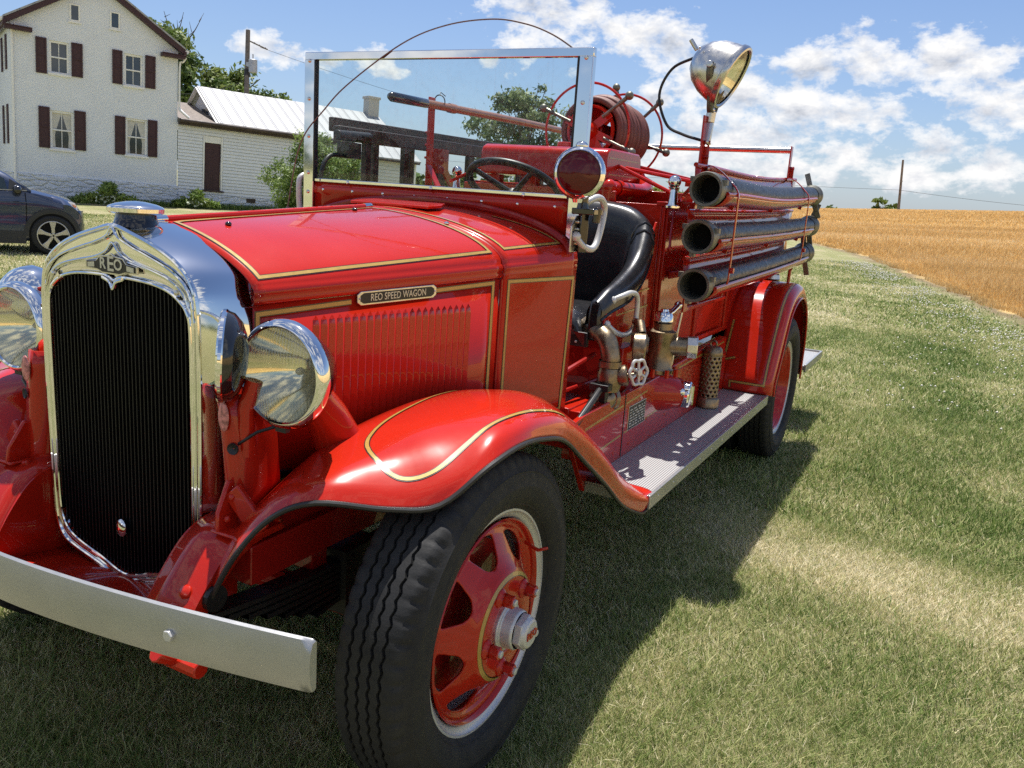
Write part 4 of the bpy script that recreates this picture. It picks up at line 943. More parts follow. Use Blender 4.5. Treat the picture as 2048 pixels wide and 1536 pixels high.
# ---------------------------------------------------------------- equipment carried on the truck (separate things)
lbl = ['topmost black suction hose sagging in its red trough beside the spotlight post', 'middle black suction hose, the one between two others on the red rack', 'lowest black suction hose on the red rack, above the brass valve']
for i, (a, c) in enumerate(HO):
    a, c = V(*a), V(*c); sag = .020 if i == 0 else .006
    r = empty('suction_hose', lbl[i], 'hose', tuple(a), 'suction hoses on the truck side')
    L = [a*(1-t)+c*t - a + V(0,0,-sag*math.sin(PI*t)**2) for t in np.linspace(0,1,60)]
    b = MB(); b.tube(L[2:58], [.0535+.0009*math.sin(k*2.6)+.0006*math.sin(k*1.1) for k in range(56)], 28, caps=False); b.build('hose_wall', [M['hose']], r, smooth=180)
    ax = nrm(c-a)
    for k, (p, s_) in enumerate(((V(0,0,0),1),(c-a,-1))):
        d = MB(); d.lathe([(-.005,.056),(-.006,.066),(.004,.0685),(.045,.0685),(.052,.0645),(.10,.0600),(.11,.0555)], o=p, ax=ax*s_, n=40); d.lathe([(-.005,.056),(.02,.051),(.09,.049),(.12,.048)], o=p, ax=ax*s_, n=40); d.lathe([(.10,.049),(.10,0)], o=p, ax=ax*s_, n=24, mi=1)
        for g in ((.4,2.6,4.4) if k == 0 else ()): d.obox(p + ax*s_*.028 + .073*V(math.cos(g),0,math.sin(g)), V(.010,0,0), V(0,.014,0), V(0,0,.010))
        if k: 
            for g in ((2.2,5.3),(1.1,5.0),(1.9,5.1))[i]:
                e = V(.55*math.cos(g), .25, math.sin(g)); d.bar(p + V(0,-.02,0) + .06*nrm(e), p + V(0,-.02,0) + .155*nrm(e), .032, .014, up=(0,1,0))
        d.build('coupling', [M['coupling'], M['core']], r, smooth=40)
r = empty('suction_strainer', 'perforated brass suction strainer standing on the ribbed running board', 'strainer', (.706, 2.475, .4825))
b = MB(); b.lathe([(0,.056),(.004,.060),(.045,.060),(.052,.055),(.056,.048)], n=40); b.build('strainer_base', [M['brass']], r, smooth=40); b = MB(); b.lathe([(.265,.049),(.275,.051),(.30,.047),(.312,.036),(.316,0)], n=40); b.torus((0,0,.325), (0,1,0), .016, .005, 20, 8); b.build('strainer_cap', [M['brass']], r, smooth=40)
b = MB(); NA, NR = 72, 50; vs = []; fs = []
for i in range(NR+1): vs += [(.0495*math.cos(2*PI*(k)/NA), .0495*math.sin(2*PI*k/NA), .054 + .213*i/NR) for k in range(NA)]
for i in range(NR):
    for k in range(NA):
        u = (k % 6)-2.5; v_ = (i % 5)-2; o_ = (i//5) % 2
        u = ((k + 3*o_) % 6)-2.5
        if abs(u)/1.9 + abs(v_)/2.1 < 1: continue
        fs.append((i*NA+k, i*NA+(k+1) % NA, (i+1)*NA+(k+1) % NA, (i+1)*NA+k))
b.add(vs, fs); b.build('strainer_screen', [M['brass']], r, smooth=60, solid=.003)
r = empty('pike_pole', 'long varnished wooden pole with dark tip slung across the right post', 'pike pole', (-.62, 1.53, 1.86))
b = MB(); b.tube(catmull([V(0,0,0), V(-.01,.6,.010), V(-.02,1.2,.02), V(-.03,2.6,.03)], 6), .0195, 14); b.build('shaft', [M['pole']], r, smooth=60)
b = MB(); b.lathe([(-.045,0),(-.04,.014),(-.02,.022),(.26,.0215),(.265,.0198)], ax=nrm((-.015,.6,.010)), n=20); b.build('tip', [M['black']], r, smooth=60)
b = MB(); b.lathe([(.47,.023),(.50,.024),(.53,.023)], ax=nrm((-.015,.6,.010)), n=16); b.build('collar', [M['pole']], r)
b = MB(); b.torus(V(-.02,.40,.03), (0,1,.2), .03, .003, 20, 6); b.tube([V(-.02,.40,.06),V(-.03,.42,.075),V(-.02,.45,.06)], .002, 6); b.build('tie_wire', [M['blackm']], r)
r = empty('ladder', 'dark wooden extension ladder hung on edge along the far side of the truck', 'ladder', (-.80, 1.30, 1.25))
for x, y0, y1, zt in ((0,0.05,3.3,.44),(-.12,.16,3.35,.485)):
    for z in (zt, zt-.40):
        b = MB(); b.prism([V(x-.018,y0,z-.035),V(x-.018,y1,z-.02),V(x-.018,y1,z+.045),V(x-.018,y0,z+.028)], (.036,0,0)); b.build('side_rail', [M['ladder']], r, bevel=.005)
    for k in range(10):
        y = y0 + .22 + .31*k + (.11 if x else 0); b = MB(); b.box(x-.014, x+.014, y-.022, y+.022, zt-.37, zt-.03); b.build('rung', [M['ladder']], r, bevel=.004)
b = MB(); b.tube([V(.03,.02,.425), V(.03,.25,.432)], .022, 14); b.box(-.02,.05,.08,.17,.33,.40); b.tube(catmull([V(.02,.10,.34),V(.02,-.02,.33),V(.02,-.07,.24),V(.02,-.05,.10),V(.02,0,.0)], 5), .010, 8); b.build('ladder_latch', [M['blackm']], r, bevel=.003)
b = MB(); b.bar(V(.10,.75,.36), V(.10,1.15,-.02), .04, .012, up=(1,0,0)); b.box(.06,.12,.70,.80,.30,.42); bro = part(b, 'ladder_bracket', 'redd')
bro.location = (-.80, 1.30, 1.25)
# ================================================================ SETTING
def sstep(a, b, x):
    t = np.clip((np.asarray(x, float)-a)/(b-a), 0, 1); return t*t*(3-2*t)
AZ = np.radians([-180,-120,-60,0,40,70,87.3,93.8,98.4,104,112,130,160,180]); ZC = np.array([2.6,2.6,3.4,4.5,5.5,4.6,3.05,2.40,1.90,1.62,1.45,1.4,1.5,2.6])
def gz(x, y):
    x, y = np.asarray(x, float), np.asarray(y, float)
    r = np.hypot(x, y); a = np.arctan2(y, x); zc = np.interp(a, AZ, ZC)
    f = sstep(14, 118, r); z = zc*f
    z = z - np.where(zc > 1.5, .018, 0)*np.maximum(0, r-118)*sstep(1.5, 1.9, zc)
    home = np.exp(-(((x+27)/16)**2 + ((y-22)/16)**2)**2); z = z*(1-home) + .05*home
    z = z - .17*np.exp(-(((x+13)/5.5)**2 + ((y-8)/5.5)**2))
    return z
BY = np.array([-200,-60,-30,0,6,12.5,14,17,21.7,29.8,35,45,58,75,120,400]); BX = np.array([55,21,13,5.5,4.15,2.72,2.36,1.65,.44,-1.68,-3.9,-9,-20,-40,-110,-500])
def xb(y): return np.interp(y, BY, BX)
def fastmesh(name, v, faces, mats, attrs=None, smooth=False, parent=None):
    v = np.asarray(v, np.float32); faces = np.asarray(faces, np.int32); k = faces.shape[1]
    me = bpy.data.meshes.new(name); me.vertices.add(len(v)); me.vertices.foreach_set('co', v.ravel())
    me.loops.add(faces.size); me.loops.foreach_set('vertex_index', faces.ravel())
    me.polygons.add(len(faces)); me.polygons.foreach_set('loop_start', np.arange(0, faces.size, k, dtype=np.int32))
    if smooth: me.polygons.foreach_set('use_smooth', np.ones(len(faces), bool))
    for m in (mats if isinstance(mats, (list, tuple)) else [mats]): me.materials.append(m)
    for nm, arr in (attrs or {}).items():
        a = me.attributes.new(nm, 'FLOAT', 'POINT'); a.data.foreach_set('value', np.asarray(arr, np.float32))
    me.update(calc_edges=True); me.validate(clean_customdata=False)
    o = bpy.data.objects.new(name, me); COL.objects.link(o)
    if parent: o.parent = parent
    return o
# ---- ground sheet
rr = np.concatenate([np.linspace(.0, 6, 40), np.geomspace(6.2, 900, 190)]); NA = 420
aa = np.linspace(0, 2*PI, NA, endpoint=False)
X = (1.7 + np.outer(rr, np.cos(aa))).ravel(); Y = (-1.7 + np.outer(rr, np.sin(aa))).ravel(); Z = gz(X, Y)
I, K = np.meshgrid(np.arange(len(rr)-1), np.arange(NA), indexing='ij'); I, K = I.ravel(), K.ravel(); K2 = (K+1) % NA
F = np.column_stack([I*NA+K, (I+1)*NA+K, (I+1)*NA+K2, I*NA+K2])
def groundmat():
    t = NT('ground_turf_and_field'); c = t.coord()
    at = t.new('ShaderNodeAttribute', attribute_name='field'); fd = at.outputs['Fac']
    edge = t.math('ADD', fd, t.math('MULTIPLY', t.math('SUBTRACT', t.noise(.9, 4, .6, c), .5), 1.6))
    big = t.noise(.55, 5, .6, c); mid = t.noise(3.2, 5, .62, c); fine = t.noise(34, 5, .7, c); tiny = t.noise(160, 3, .7, c)
    dry = t.math('ADD', t.math('MULTIPLY', big, .62), t.math('MULTIPLY', mid, .38))
    g1 = t.ramp(fine, [(.28, (.085, .095, .040)), (.52, (.26, .28, .11)), (.75, (.46, .45, .22))])
    g2 = t.ramp(fine, [(.28, (.18, .15, .085)), (.52, (.50, .43, .27)), (.75, (.70, .63, .43))])
    lawn = t.mix(g1, g2, t.ramp(dry, [(.44, .12), (.62, .85)]))
    lawn = t.mix(lawn, t.ramp(tiny, [(.3, .25), (.7, 1.5)]), .55, 'MULTIPLY')
    mp = t.new('ShaderNodeMapping'); mp.inputs['Rotation'].default_value = (0, 0, math.radians(12)); mp.inputs['Scale'].default_value = (.06, .75, 1); t.link(c, mp.inputs[0])
    rows = t.noise(1.0, 5, .6, mp.outputs[0]); wf = t.noise(9, 6, .75, c); ws = t.noise(60, 4, .7, c)
    w = t.ramp(t.math('ADD', t.math('MULTIPLY', rows, .5), t.math('MULTIPLY', wf, .5)), [(.34, (.54, .36, .14)), (.5, (.66, .46, .195)), (.66, (.76, .58, .31))])
    w = t.mix(w, t.ramp(ws, [(.3, .45), (.7, 1.45)]), .6, 'MULTIPLY')
    dirt = t.ramp(fine, [(.3, (.13, .085, .05)), (.7, (.30, .215, .14))])
    base = t.mix(lawn, dirt, t.math('MULTIPLY', t.ramp(edge, [(-.0, 0), (.5, 1)]), .8))
    base = t.mix(base, w, t.ramp(edge, [(.55, 0), (.9, 1)]))
    t.set(base=base, rough=.95, spec=.12); t.bump(t.math('ADD', fine, tiny), .8, .03); return t.m
ground = fastmesh('ground', np.column_stack([X, Y, Z]), F, groundmat(), {'field': np.clip(X - xb(Y), -3, 3)}, smooth=True)
tag(ground, 'mown lawn under the truck running out to the golden grain field', 'ground', kind='structure')
# ---- grass blades
CAMXY = V(1.737, -1.714)
def infrustum(x, y, z=0, mg=.12):
    p = np.stack([x-C_[0], y-C_[1], np.full_like(x, z)-C_[2]], 0); q = np.array(R_) @ p
    return (q[2] > .2) & (np.abs(q[0]/q[2]) < .607+mg) & (q[1]/q[2] < .456+mg+.05) & (q[1]/q[2] > -.6)
def vnoise(x, y, s, seed=0):
    rg = np.random.default_rng(seed); T = rg.random((256, 256)); u, v = x*s+1000, y*s+1000
    i, j = np.floor(u).astype(int), np.floor(v).astype(int); a, b = u-i, v-j; a, b = a*a*(3-2*a), b*b*(3-2*b)
    g = lambda p, q: T[p % 256, q % 256]
    return g(i,j)*(1-a)*(1-b) + g(i+1,j)*a*(1-b) + g(i,j+1)*(1-a)*b + g(i+1,j+1)*a*b
def sample(dens, r0, r1):
    n = int(dens*PI*(r1*r1-r0*r0)*.36); r = np.sqrt(RNG.uniform(r0*r0, r1*r1, n)); a = RNG.uniform(math.radians(68), math.radians(152), n)
    x, y = CAMXY[0]+r*np.cos(a), CAMXY[1]+r*np.sin(a); return x, y, r
def blades(x, y, h, w, lean=.55, segs=2):
    n = len(x); z = gz(x, y); a = RNG.uniform(0, 2*PI, n); dx, dy = np.cos(a), np.sin(a); b = RNG.uniform(0, 2*PI, n)
    l = h*RNG.uniform(.1, 1.0, n)*lean; lx, ly = np.cos(b)*l, np.sin(b)*l
    P = []
    for f, wf in ((0, 1.0), (.55, .85)):
        cx, cy, cz = x + lx*f**1.8, y + ly*f**1.8, z - .004 + h*f*(1-.12*f)
        P += [np.column_stack([cx-dx*w*wf/2, cy-dy*w*wf/2, cz]), np.column_stack([cx+dx*w*wf/2, cy+dy*w*wf/2, cz])]
    P.append(np.column_stack([x+lx, y+ly, z+h*.88])); P.append(P[-1] + np.column_stack([dx, dy, 0*dx])*(w*.12)[:, None])
    v = np.stack(P, 1).reshape(-1, 3); o = (np.arange(n)*6)[:, None]
    f = np.concatenate([o + np.array([[0,1,3,2]]), o + np.array([[2,3,5,4]])])
    return v, f
def grassmat():
    t = NT('grass_blades'); at = t.new('ShaderNodeAttribute', attribute_name='tint'); ti = at.outputs['Fac']
    col = t.ramp(ti, [(.0, (.085, .150, .030)), (.25, (.205, .285, .075)), (.5, (.43, .44, .18)), (.72, (.70, .62, .36)), (1.0, (.86, .78, .56))])
    t.set(base=col, rough=.55, spec=.25)
    tl = t.new('ShaderNodeBsdfTranslucent'); t.link(col, tl.inputs[0]); mx = t.new('ShaderNodeMixShader'); mx.inputs[0].default_value = .28
    t.link(t.b.outputs[0], mx.inputs[1]); t.link(tl.outputs[0], mx.inputs[2]); t.link(mx.outputs[0], t.out.inputs[0]); return t.m
def lawn_tone(x, y):
    wob = (vnoise(x, y, 2.6, 11)-.5)*.55 + (vnoise(x, y, 7, 12)-.5)*.3
    yc = 2.02 - .15*(x-1.10); d = np.abs(y - yc)/.36 + .9*wob
    patch = .42*sstep(1.25, .25, d)*sstep(.55, 1.0, x)*(.65+.6*vnoise(x, y, 3.2, 13)) + .28*np.exp(-(((x-1.35)/.30)**2 + ((y-5.6)/1.2)**2)) + .24*np.exp(-(((x-2.1)/.22)**2+((y-3.7)/.35)**2)) + .22*np.exp(-(((x+14)/6)**2+((y-6)/2.4)**2))
    patch = patch + .20*sstep(.62, .82, vnoise(x, y, 1.35, 14))
    green = .26*np.exp(-(((x-1.75)/.55)**2 + ((y-8.5)/4.5)**2)) + .20*np.exp(-(((x-2.0)/.35)**2+((y-3.0)/.8)**2)) + .10*sstep(.6, .85, vnoise(x, y, 2.1, 15))
    return patch, green
VS, FS, TS, off = [], [], [], 0
for dens, r0, r1, h0, w0 in ((34000, .9, 2.6, .030, .0021), (17000, 2.6, 4.2, .030, .0029), (7000, 4.2, 7.5, .032, .0045), (2200, 7.5, 13, .038, .008), (560, 13, 28, .045, .016)):
    x, y, r = sample(dens, r0, r1); k = (x < xb(y) + RNG.normal(0, .25, len(x))) & infrustum(x, y)
    x, y = x[k], y[k]; big = vnoise(x, y, .55, 1)*.35 + vnoise(x, y, 1.7, 2)*.3 + vnoise(x, y, 5.5, 3)*.2 + vnoise(x, y, 16, 4)*.15
    patch, green = lawn_tone(x, y)
    tint = np.clip(.46 + (big-.5)*1.0 + patch - green + RNG.normal(0, .29, len(x)), 0, 1)
    h = h0*RNG.uniform(.45, 1.25, len(x))*(1.08 - .35*(tint > .62)); v, f = blades(x, y, h, w0*RNG.uniform(.7, 1.3, len(x)), lean=1.35)
    VS.append(v); FS.append(f+off); TS.append(np.repeat(tint, 6)); off += len(v)
for dens, r0, r1, h0, w0, lean in ((1300, .9, 4.2, .052, .0028, 1.0), (420, 4.2, 9, .07, .006, 1.0), (350, .9, 4.5, .032, .0022, 2.2)):     # longer tufts and loose clippings
    x, y, r = sample(dens, r0, r1); k = (x < xb(y)) & infrustum(x, y) & (vnoise(x, y, 4.2, 21) > (.45 if lean < 2 else .3)); x, y = x[k], y[k]; pa, gr_ = lawn_tone(x, y)
    tint = np.clip((.25 if lean < 2 else .82) + RNG.normal(0, .16, len(x)) + pa*.5, 0, 1); v, f = blades(x, y, h0*RNG.uniform(.5, 1.3, len(x)), w0*RNG.uniform(.7, 1.3, len(x)), lean)
    VS.append(v); FS.append(f+off); TS.append(np.repeat(tint, 6)); off += len(v)
tag(fastmesh('grass', np.concatenate(VS), np.concatenate(FS), grassmat(), {'tint': np.concatenate(TS)}), 'short mown grass, green with straw coloured dry patches', 'grass', kind='stuff')
# ---- standing grain along the field
def wheatmat():
    t = NT('ripe_grain'); at = t.new('ShaderNodeAttribute', attribute_name='tint')
    col = t.ramp(at.outputs['Fac'], [(.0, (.50, .33, .13)), (.35, (.68, .47, .20)), (.7, (.80, .60, .30)), (1, (.88, .76, .52))])
    t.set(base=col, rough=.6, spec=.2); tl = t.new('ShaderNodeBsdfTranslucent'); t.link(col, tl.inputs[0]); mx = t.new('ShaderNodeMixShader'); mx.inputs[0].default_value = .25
    t.link(t.b.outputs[0], mx.inputs[1]); t.link(tl.outputs[0], mx.inputs[2]); t.link(mx.outputs[0], t.out.inputs[0]); return t.m
VS, FS, TS, off = [], [], [], 0
for dens, r0, r1, w0 in ((900, 9, 18, .008), (420, 18, 32, .014), (110, 32, 60, .030), (26, 60, 125, .07)):
    x, y, r = sample(dens, r0, r1); k = (x > xb(y) + .55 + .5*(vnoise(x, y, 1.1, 5)-.5)) & infrustum(x, y, .4); x, y = x[k], y[k]
    sx_, sy_ = x*math.cos(.21)+y*math.sin(.21), -x*math.sin(.21)+y*math.cos(.21)
    tint = np.clip(.42 + (vnoise(sx_, sy_*9, .05, 6)-.5)*.55 + RNG.normal(0, .2, len(x)), 0, 1)
    ed = np.clip((x-xb(y)-.5)/1.2, .35, 1); h = .27*ed*RNG.uniform(.6, 1.15, len(x)); v, f = blades(x, y, h, w0*RNG.uniform(.7, 1.4, len(x)), .5)
    VS.append(v); FS.append(f+off); TS.append(np.repeat(tint, 6)); off += len(v)
tag(fastmesh('grain_crop', np.concatenate(VS), np.concatenate(FS), wheatmat(), {'tint': np.concatenate(TS)}), 'golden ripe grain stubble covering the field beyond the lawn', 'crop', kind='stuff')
# ---- clover heads and weeds along the edge
n = 2600; y = RNG.uniform(4, 26, n); x = xb(y) - np.abs(RNG.normal(0, .55, n)) - .1; k = infrustum(x, y) & (vnoise(x, y, 1.2, 9) > .35); x, y = x[k], y[k]
x2 = RNG.uniform(-.5, 3, 420); y2 = RNG.uniform(5, 14, 420); k = (x2 < xb(y2)) & (x2 > 1.15-.0*y2); x, y = np.concatenate([x, x2[k]]), np.concatenate([y, y2[k]])
oct_ = np.array([[1,0,0],[-1,0,0],[0,1,0],[0,-1,0],[0,0,1],[0,0,-1]], float); of = np.array([[0,2,4],[2,1,4],[1,3,4],[3,0,4],[2,0,5],[1,2,5],[3,1,5],[0,3,5]])
s = RNG.uniform(.006, .0115, len(x))*(1+.02*y); c = np.column_stack([x, y, gz(x, y)+RNG.uniform(.04, .08, len(x))])
v = (c[:, None, :] + oct_[None]*s[:, None, None]).reshape(-1, 3); f = (np.arange(len(x))*6)[:, None, None] + of[None]
tag(fastmesh('clover_flowers', v, f.reshape(-1, 3), simple('clover_white', (.55, .54, .46), .8)), 'tiny white clover heads dotting the grass beside the field', 'flowers', kind='stuff')
# ---- foliage helpers
def leafmat(name, a, b, c):
    t = NT(name); at = t.new('ShaderNodeAttribute', attribute_name='tint'); col = t.ramp(at.outputs['Fac'], [(.1, a), (.5, b), (.95, c)])
    t.set(base=col, rough=.5, spec=.3); tl = t.new('ShaderNodeBsdfTranslucent'); t.link(col, tl.inputs[0]); mx = t.new('ShaderNodeMixShader'); mx.inputs[0].default_value = .3
    t.link(t.b.outputs[0], mx.inputs[1]); t.link(tl.outputs[0], mx.inputs[2]); t.link(mx.outputs[0], t.out.inputs[0]); return t.m
def leaves(clumps, n, size, aspect=.5, seed=0, up=.4):
    rg = np.random.default_rng(seed); cl = np.array([c[:3] for c in clumps]); rad = np.array([np.broadcast_to(c[3], 3) for c in clumps]); wt = rad.prod(1)**(.75); wt /= wt.sum()
    idx = rg.choice(len(clumps), n, p=wt); d = rg.normal(size=(n, 3)); d /= np.linalg.norm(d, axis=1)[:, None]; k = rg.uniform(0, 1, n)**(1/2.1)
    p = cl[idx] + d*rad[idx]*(k*(1+.22*rg.normal(size=n)))[:, None]
    nn = d*.6 + rg.normal(size=(n, 3))*.7 + np.array([0, 0, up]); nn /= np.linalg.norm(nn, axis=1)[:, None]
    t = np.cross(nn, rg.normal(size=(n, 3))); t /= np.linalg.norm(t, axis=1)[:, None]; bt = np.cross(nn, t); s = size*rg.uniform(.6, 1.4, n)[:, None]
    v = np.stack([p - t*s, p - bt*s*aspect + t*s*.1, p + t*s, p + bt*s*aspect - t*s*.1], 1).reshape(-1, 3)
    f = (np.arange(n)*4)[:, None] + np.arange(4)[None]
    ct = rg.normal(0, .16, len(clumps)); tint = np.clip(.5 + ct[idx] + rg.normal(0, .18, n), 0, 1)
    return v, f, np.repeat(tint, 4)
def clumpset(blobs, per, r, seed):
    rg = np.random.default_rng(seed); out = []
    for (cx, cy, cz, rx, rz) in blobs:
        for _ in range(per):
            d = rg.normal(size=3); d /= np.linalg.norm(d); k = rg.uniform(.45, 1.0)
            q = r*rg.uniform(.6, 1.35); out.append((cx+d[0]*rx*k, cy+d[1]*rx*k, cz+d[2]*rz*k, (q, q, q*.75)))
    return out
bark = simple('bark', (.10, .075, .055), .9, var=.3, bump=.5, bscale=20)
def tree(name, label, loc, blobs, trunk_h, mat, nl, size, seed, per=14, cr=.6, group=None, tr=.16, dead=None, aspect=.5):
    z0 = float(gz(loc[0], loc[1])); r = empty(name, label, 'tree' if 'tree' in name else 'bush', (loc[0], loc[1], z0), group)
    v, f, t = leaves(clumpset(blobs, per, cr, seed), nl, size, aspect, seed); fastmesh('crown' if 'tree' in name else 'foliage', v, f, mat, {'tint': t}, parent=r)
    rg = random.Random(seed); b = MB(); b.tube([V(0,0,-.1), V(rg.uniform(-.1,.1),0,trunk_h*.5), V(rg.uniform(-.2,.2),rg.uniform(-.2,.2),trunk_h)], [tr*1.25, tr, tr*.8], 10)
    for (cx, cy, cz, rx, rz) in blobs:
        for k in range(4):
            e = V(cx+rg.uniform(-.7,.7)*rx, cy+rg.uniform(-.7,.7)*rx, cz+rg.uniform(-.5,.7)*rz); s_ = V(0,0,trunk_h*rg.uniform(.7,1)); m_ = (s_+e)/2 + V(rg.uniform(-.2,.2), rg.uniform(-.2,.2), .15)
            b.tube(catmull([s_, m_, e], 4), list(np.linspace(tr*.5, tr*.10, 9)), 6)
    b.build('trunk', [bark], r)
    if dead:
        b = MB()
        for e in dead:
            s_ = V(*e[:3]); q = V(*e[3:]); b.tube(catmull([s_, (s_+q)/2+V(.12,.1,.05), q], 4), list(np.linspace(.055,.012,9)), 6)
            for k in range(4):
                p = s_ + (q-s_)*rg.uniform(.35,.9); b.tube([p, p + V(rg.uniform(-.5,.5), rg.uniform(-.5,.5), rg.uniform(.15,.6))], [.022,.007], 5)
        b.build('dead_branches', [bark], r)
    return r
L1 = leafmat('leaves_dark', (.040, .078, .018), (.115, .170, .040), (.25, .30, .09)); L2 = leafmat('leaves_mid', (.060, .100, .040), (.150, .20, .088), (.28, .33, .16)); L3 = leafmat('leaves_bright', (.06, .11, .018), (.16, .24, .05), (.30, .37, .11))
lx, ly = -40.6, 36.2
tree('dead_topped_tree', 'leafy green tree with bare dead twigs at its top behind the white farmhouse', (lx, ly),
     [(0,0,6.0,2.6,2.7),(-1.2,-1.5,7.6,2.1,2.0),(1.3,1.9,5.5,2.0,1.9),(2.2,3.6,4.9,1.8,1.6),(-.6,-.6,3.6,2.6,1.8),(1.0,1.0,3.0,2.6,1.6)], 3.2, L1, 32000, .17, 3, per=20, cr=.75, tr=.25,
     dead=[(-.9,-1.0,8.0,-.4,-.3,10.1),(-1.2,-1.5,8.0,-1.9,-2.0,9.7),(-.7,-.5,7.9,.3,.4,9.9),(-1,-1,8.0,-1.0,-1.2,10.0)])
tree('loose_tree', 'airy pale green tree standing alone beyond the hose reel', (-27.0, 53.6),
     [(0,0,5.2,2.4,2.3),(-2.3,-1.2,4.9,1.9,1.9),(2.2,1.2,5.2,2.1,2.0),(.3,.2,7.0,1.9,1.5),(-1.3,-.7,3.2,2.2,1.4),(2.6,1.5,3.4,2.0,1.4),(-.9,-.5,6.4,1.7,1.4)], 3.0, L2, 10500, .17, 5, per=15, cr=.7, tr=.22, aspect=.4)
tree('leafy_bush', 'large dense green bush growing against the clapboard wing', (-18.12, 20.95), [(0,0,1.0,1.15,.95),(-.35,-.4,1.5,.9,.8),(.3,.5,1.8,.95,.85),(.1,.1,2.35,.65,.55),(.4,1.0,1.3,1.0,.9),(-.1,-.7,.8,.8,.7),(.5,1.3,1.9,.6,.6)], 0.7, L3, 20000, .062, 8, per=24, cr=.3, tr=.06, aspect=.32)
for i, (dx, dy, h, s_) in enumerate(((-245,1,0,1),)): pass
far = []
for i, (x, y, w, h) in enumerate(((-16,205,3.2,6.0),(-13.5,205,2.4,4.6),(-33,190,4.5,4.2),(-38,192,4,4.6),(-26,200,3,3.2))):
    lab = ['roundest far dark tree on the field skyline just left of the lone pole', 'small far tree touching the roundest one on the field skyline', 'far low tree on the skyline close to the hose ends', 'far skyline tree half hidden behind the hose couplings', 'far smallest shrubby tree on the field skyline'][i]
    tree('far_tree', lab, (x, y), [(0,0,h*.55,w*.5,h*.4),(w*.25,0,h*.42,w*.4,h*.34)], h*.4, L1, 500, .5, 20+i, per=8, cr=w*.22, tr=.15, group='far trees on the field skyline')
# distant wood that reads as one mass
cl = []
for x in np.linspace(-260, 260, 90): cl.append((x, -150 + 12*math.sin(x*.03), 5.0 + 2*math.sin(x*.21), (5.5, 4, 4.2+1.8*math.sin(x*.37))))
for y in np.linspace(-160, 160, 60): cl.append((215 + 10*math.sin(y*.05), y, 6.5 + 1.5*math.sin(y*.3), (5, 5, 4.5)))
for x in np.linspace(-150, -46, 30): cl.append((x, 150, 2.3 + .5*math.sin(x*.9), (4, 3, 2.0)))
v, f, t = leaves(cl, 26000, 1.1, .7, 31); tag(fastmesh('distant_wood', v, f, L1, {'tint': t}), 'dark line of woodland far off round the fields', 'woodland', kind='stuff')
# ---------------------------------------------------------------- buildings (own frame: x along the front, y into the house, z up)
HU = V(.01,.03,1.0); HU = nrm(HU); HD = nrm(V(.44,.9,-.03)); HD = nrm(HD - HU*np.dot(HD, HU)); HB = -np.cross(HD, HU); HB = nrm(HB)
if HB[0] > 0: HB = -HB
HP = V(-25.79, 22.0, .03)
def at_house(name, label, cat, p=(0,0,0)):
    r = empty(name, label, cat); o = HP + HD*p[0] + HB*p[1] + HU*p[2]
    r.matrix_world = Matrix(((HD[0],HB[0],HU[0],o[0]),(HD[1],HB[1],HU[1],o[1]),(HD[2],HB[2],HU[2],o[2]),(0,0,0,1))); return r
def hpt(x, y, z=0): return HP + HD*x + HB*y + HU*z
def brickmat(name, base, stone=False, clap=0):
    t = NT(name); c = t.coord()
    n = t.noise(1.3, 5, .6, c); base_ = t.ramp(n, [(.3, tuple(x*.93 for x in base)), (.7, base)])
    if clap:
        pe = t.ramp(t.noise(2.6, 7, .75, c), [(.69, 0), (.73, 1)]); sz = t.new('ShaderNodeSeparateXYZ'); t.link(c, sz.inputs[0])
        base_ = t.mix(base_, (.30, .22, .15), t.math('MULTIPLY', pe, t.ramp(t.math('MULTIPLY', sz.outputs[2], .25), [(.17, .9), (.30, .0)]))); t.bump(t.noise(30, 4), .2, .01)
    elif stone:
        mp = t.new('ShaderNodeMapping'); mp.inputs['Scale'].default_value = (1, 1, 3.0); t.link(c, mp.inputs[0])
        vo = t.new('ShaderNodeTexVoronoi'); vo.feature = 'DISTANCE_TO_EDGE'; vo.inputs['Scale'].default_value = 2.4; t.link(t.mix(mp.outputs[0], t.noise(3, 4, .6, c, 'Color'), .12), vo.inputs['Vector'])
        t.bump(t.math('ADD', t.ramp(vo.outputs['Distance'], [(.0, 0), (.16, .6), (.5, 1)]), t.math('MULTIPLY', t.noise(6, 6, .65, c), 1.6)), .9, .07)
        pass
    else:
        br = t.new('ShaderNodeTexBrick'); br.inputs['Scale'].default_value = 4.6; br.inputs['Mortar Size'].default_value = .012; br.inputs['Color1'].default_value = (1,1,1,1); br.inputs['Color2'].default_value = (.8,.8,.8,1); br.inputs['Mortar'].default_value = (0,0,0,1)
        sx = t.new('ShaderNodeSeparateXYZ'); t.link(c, sx.inputs[0]); cb = t.new('ShaderNodeCombineXYZ'); t.link(t.math('ADD', sx.outputs[0], sx.outputs[1]), cb.inputs[0]); t.link(sx.outputs[2], cb.inputs[1]); t.link(cb.outputs[0], br.inputs[0])
        t.bump(t.math('ADD', br.outputs['Color'], t.math('MULTIPLY', t.noise(20, 4, .6, c), .5)), .5, .014); base_ = t.mix(base_, br.outputs['Color'], .06, 'MULTIPLY')
    t.set(base=base_, rough=.75, spec=.3); return t.m
WB = brickmat('white_painted_brick', (.76, .80, .86)); WS = brickmat('white_painted_stone', (.74, .78, .84), stone=True); WC = brickmat('white_clapboard', (.77, .80, .84), clap=.125); WG = brickmat('grey_clapboard', (.58, .60, .59), clap=.14)
MAR = simple('maroon_paint', (.042, .012, .016), .55, var=.15); WT = simple('white_trim', (.78, .78, .76), .5, var=.05); GLS = simple('window_glass', (.035, .045, .055), .06, spec=.9, var=.3, vscale=1.5); CUR = simple('lace_curtain', (.55, .54, .50), .8)
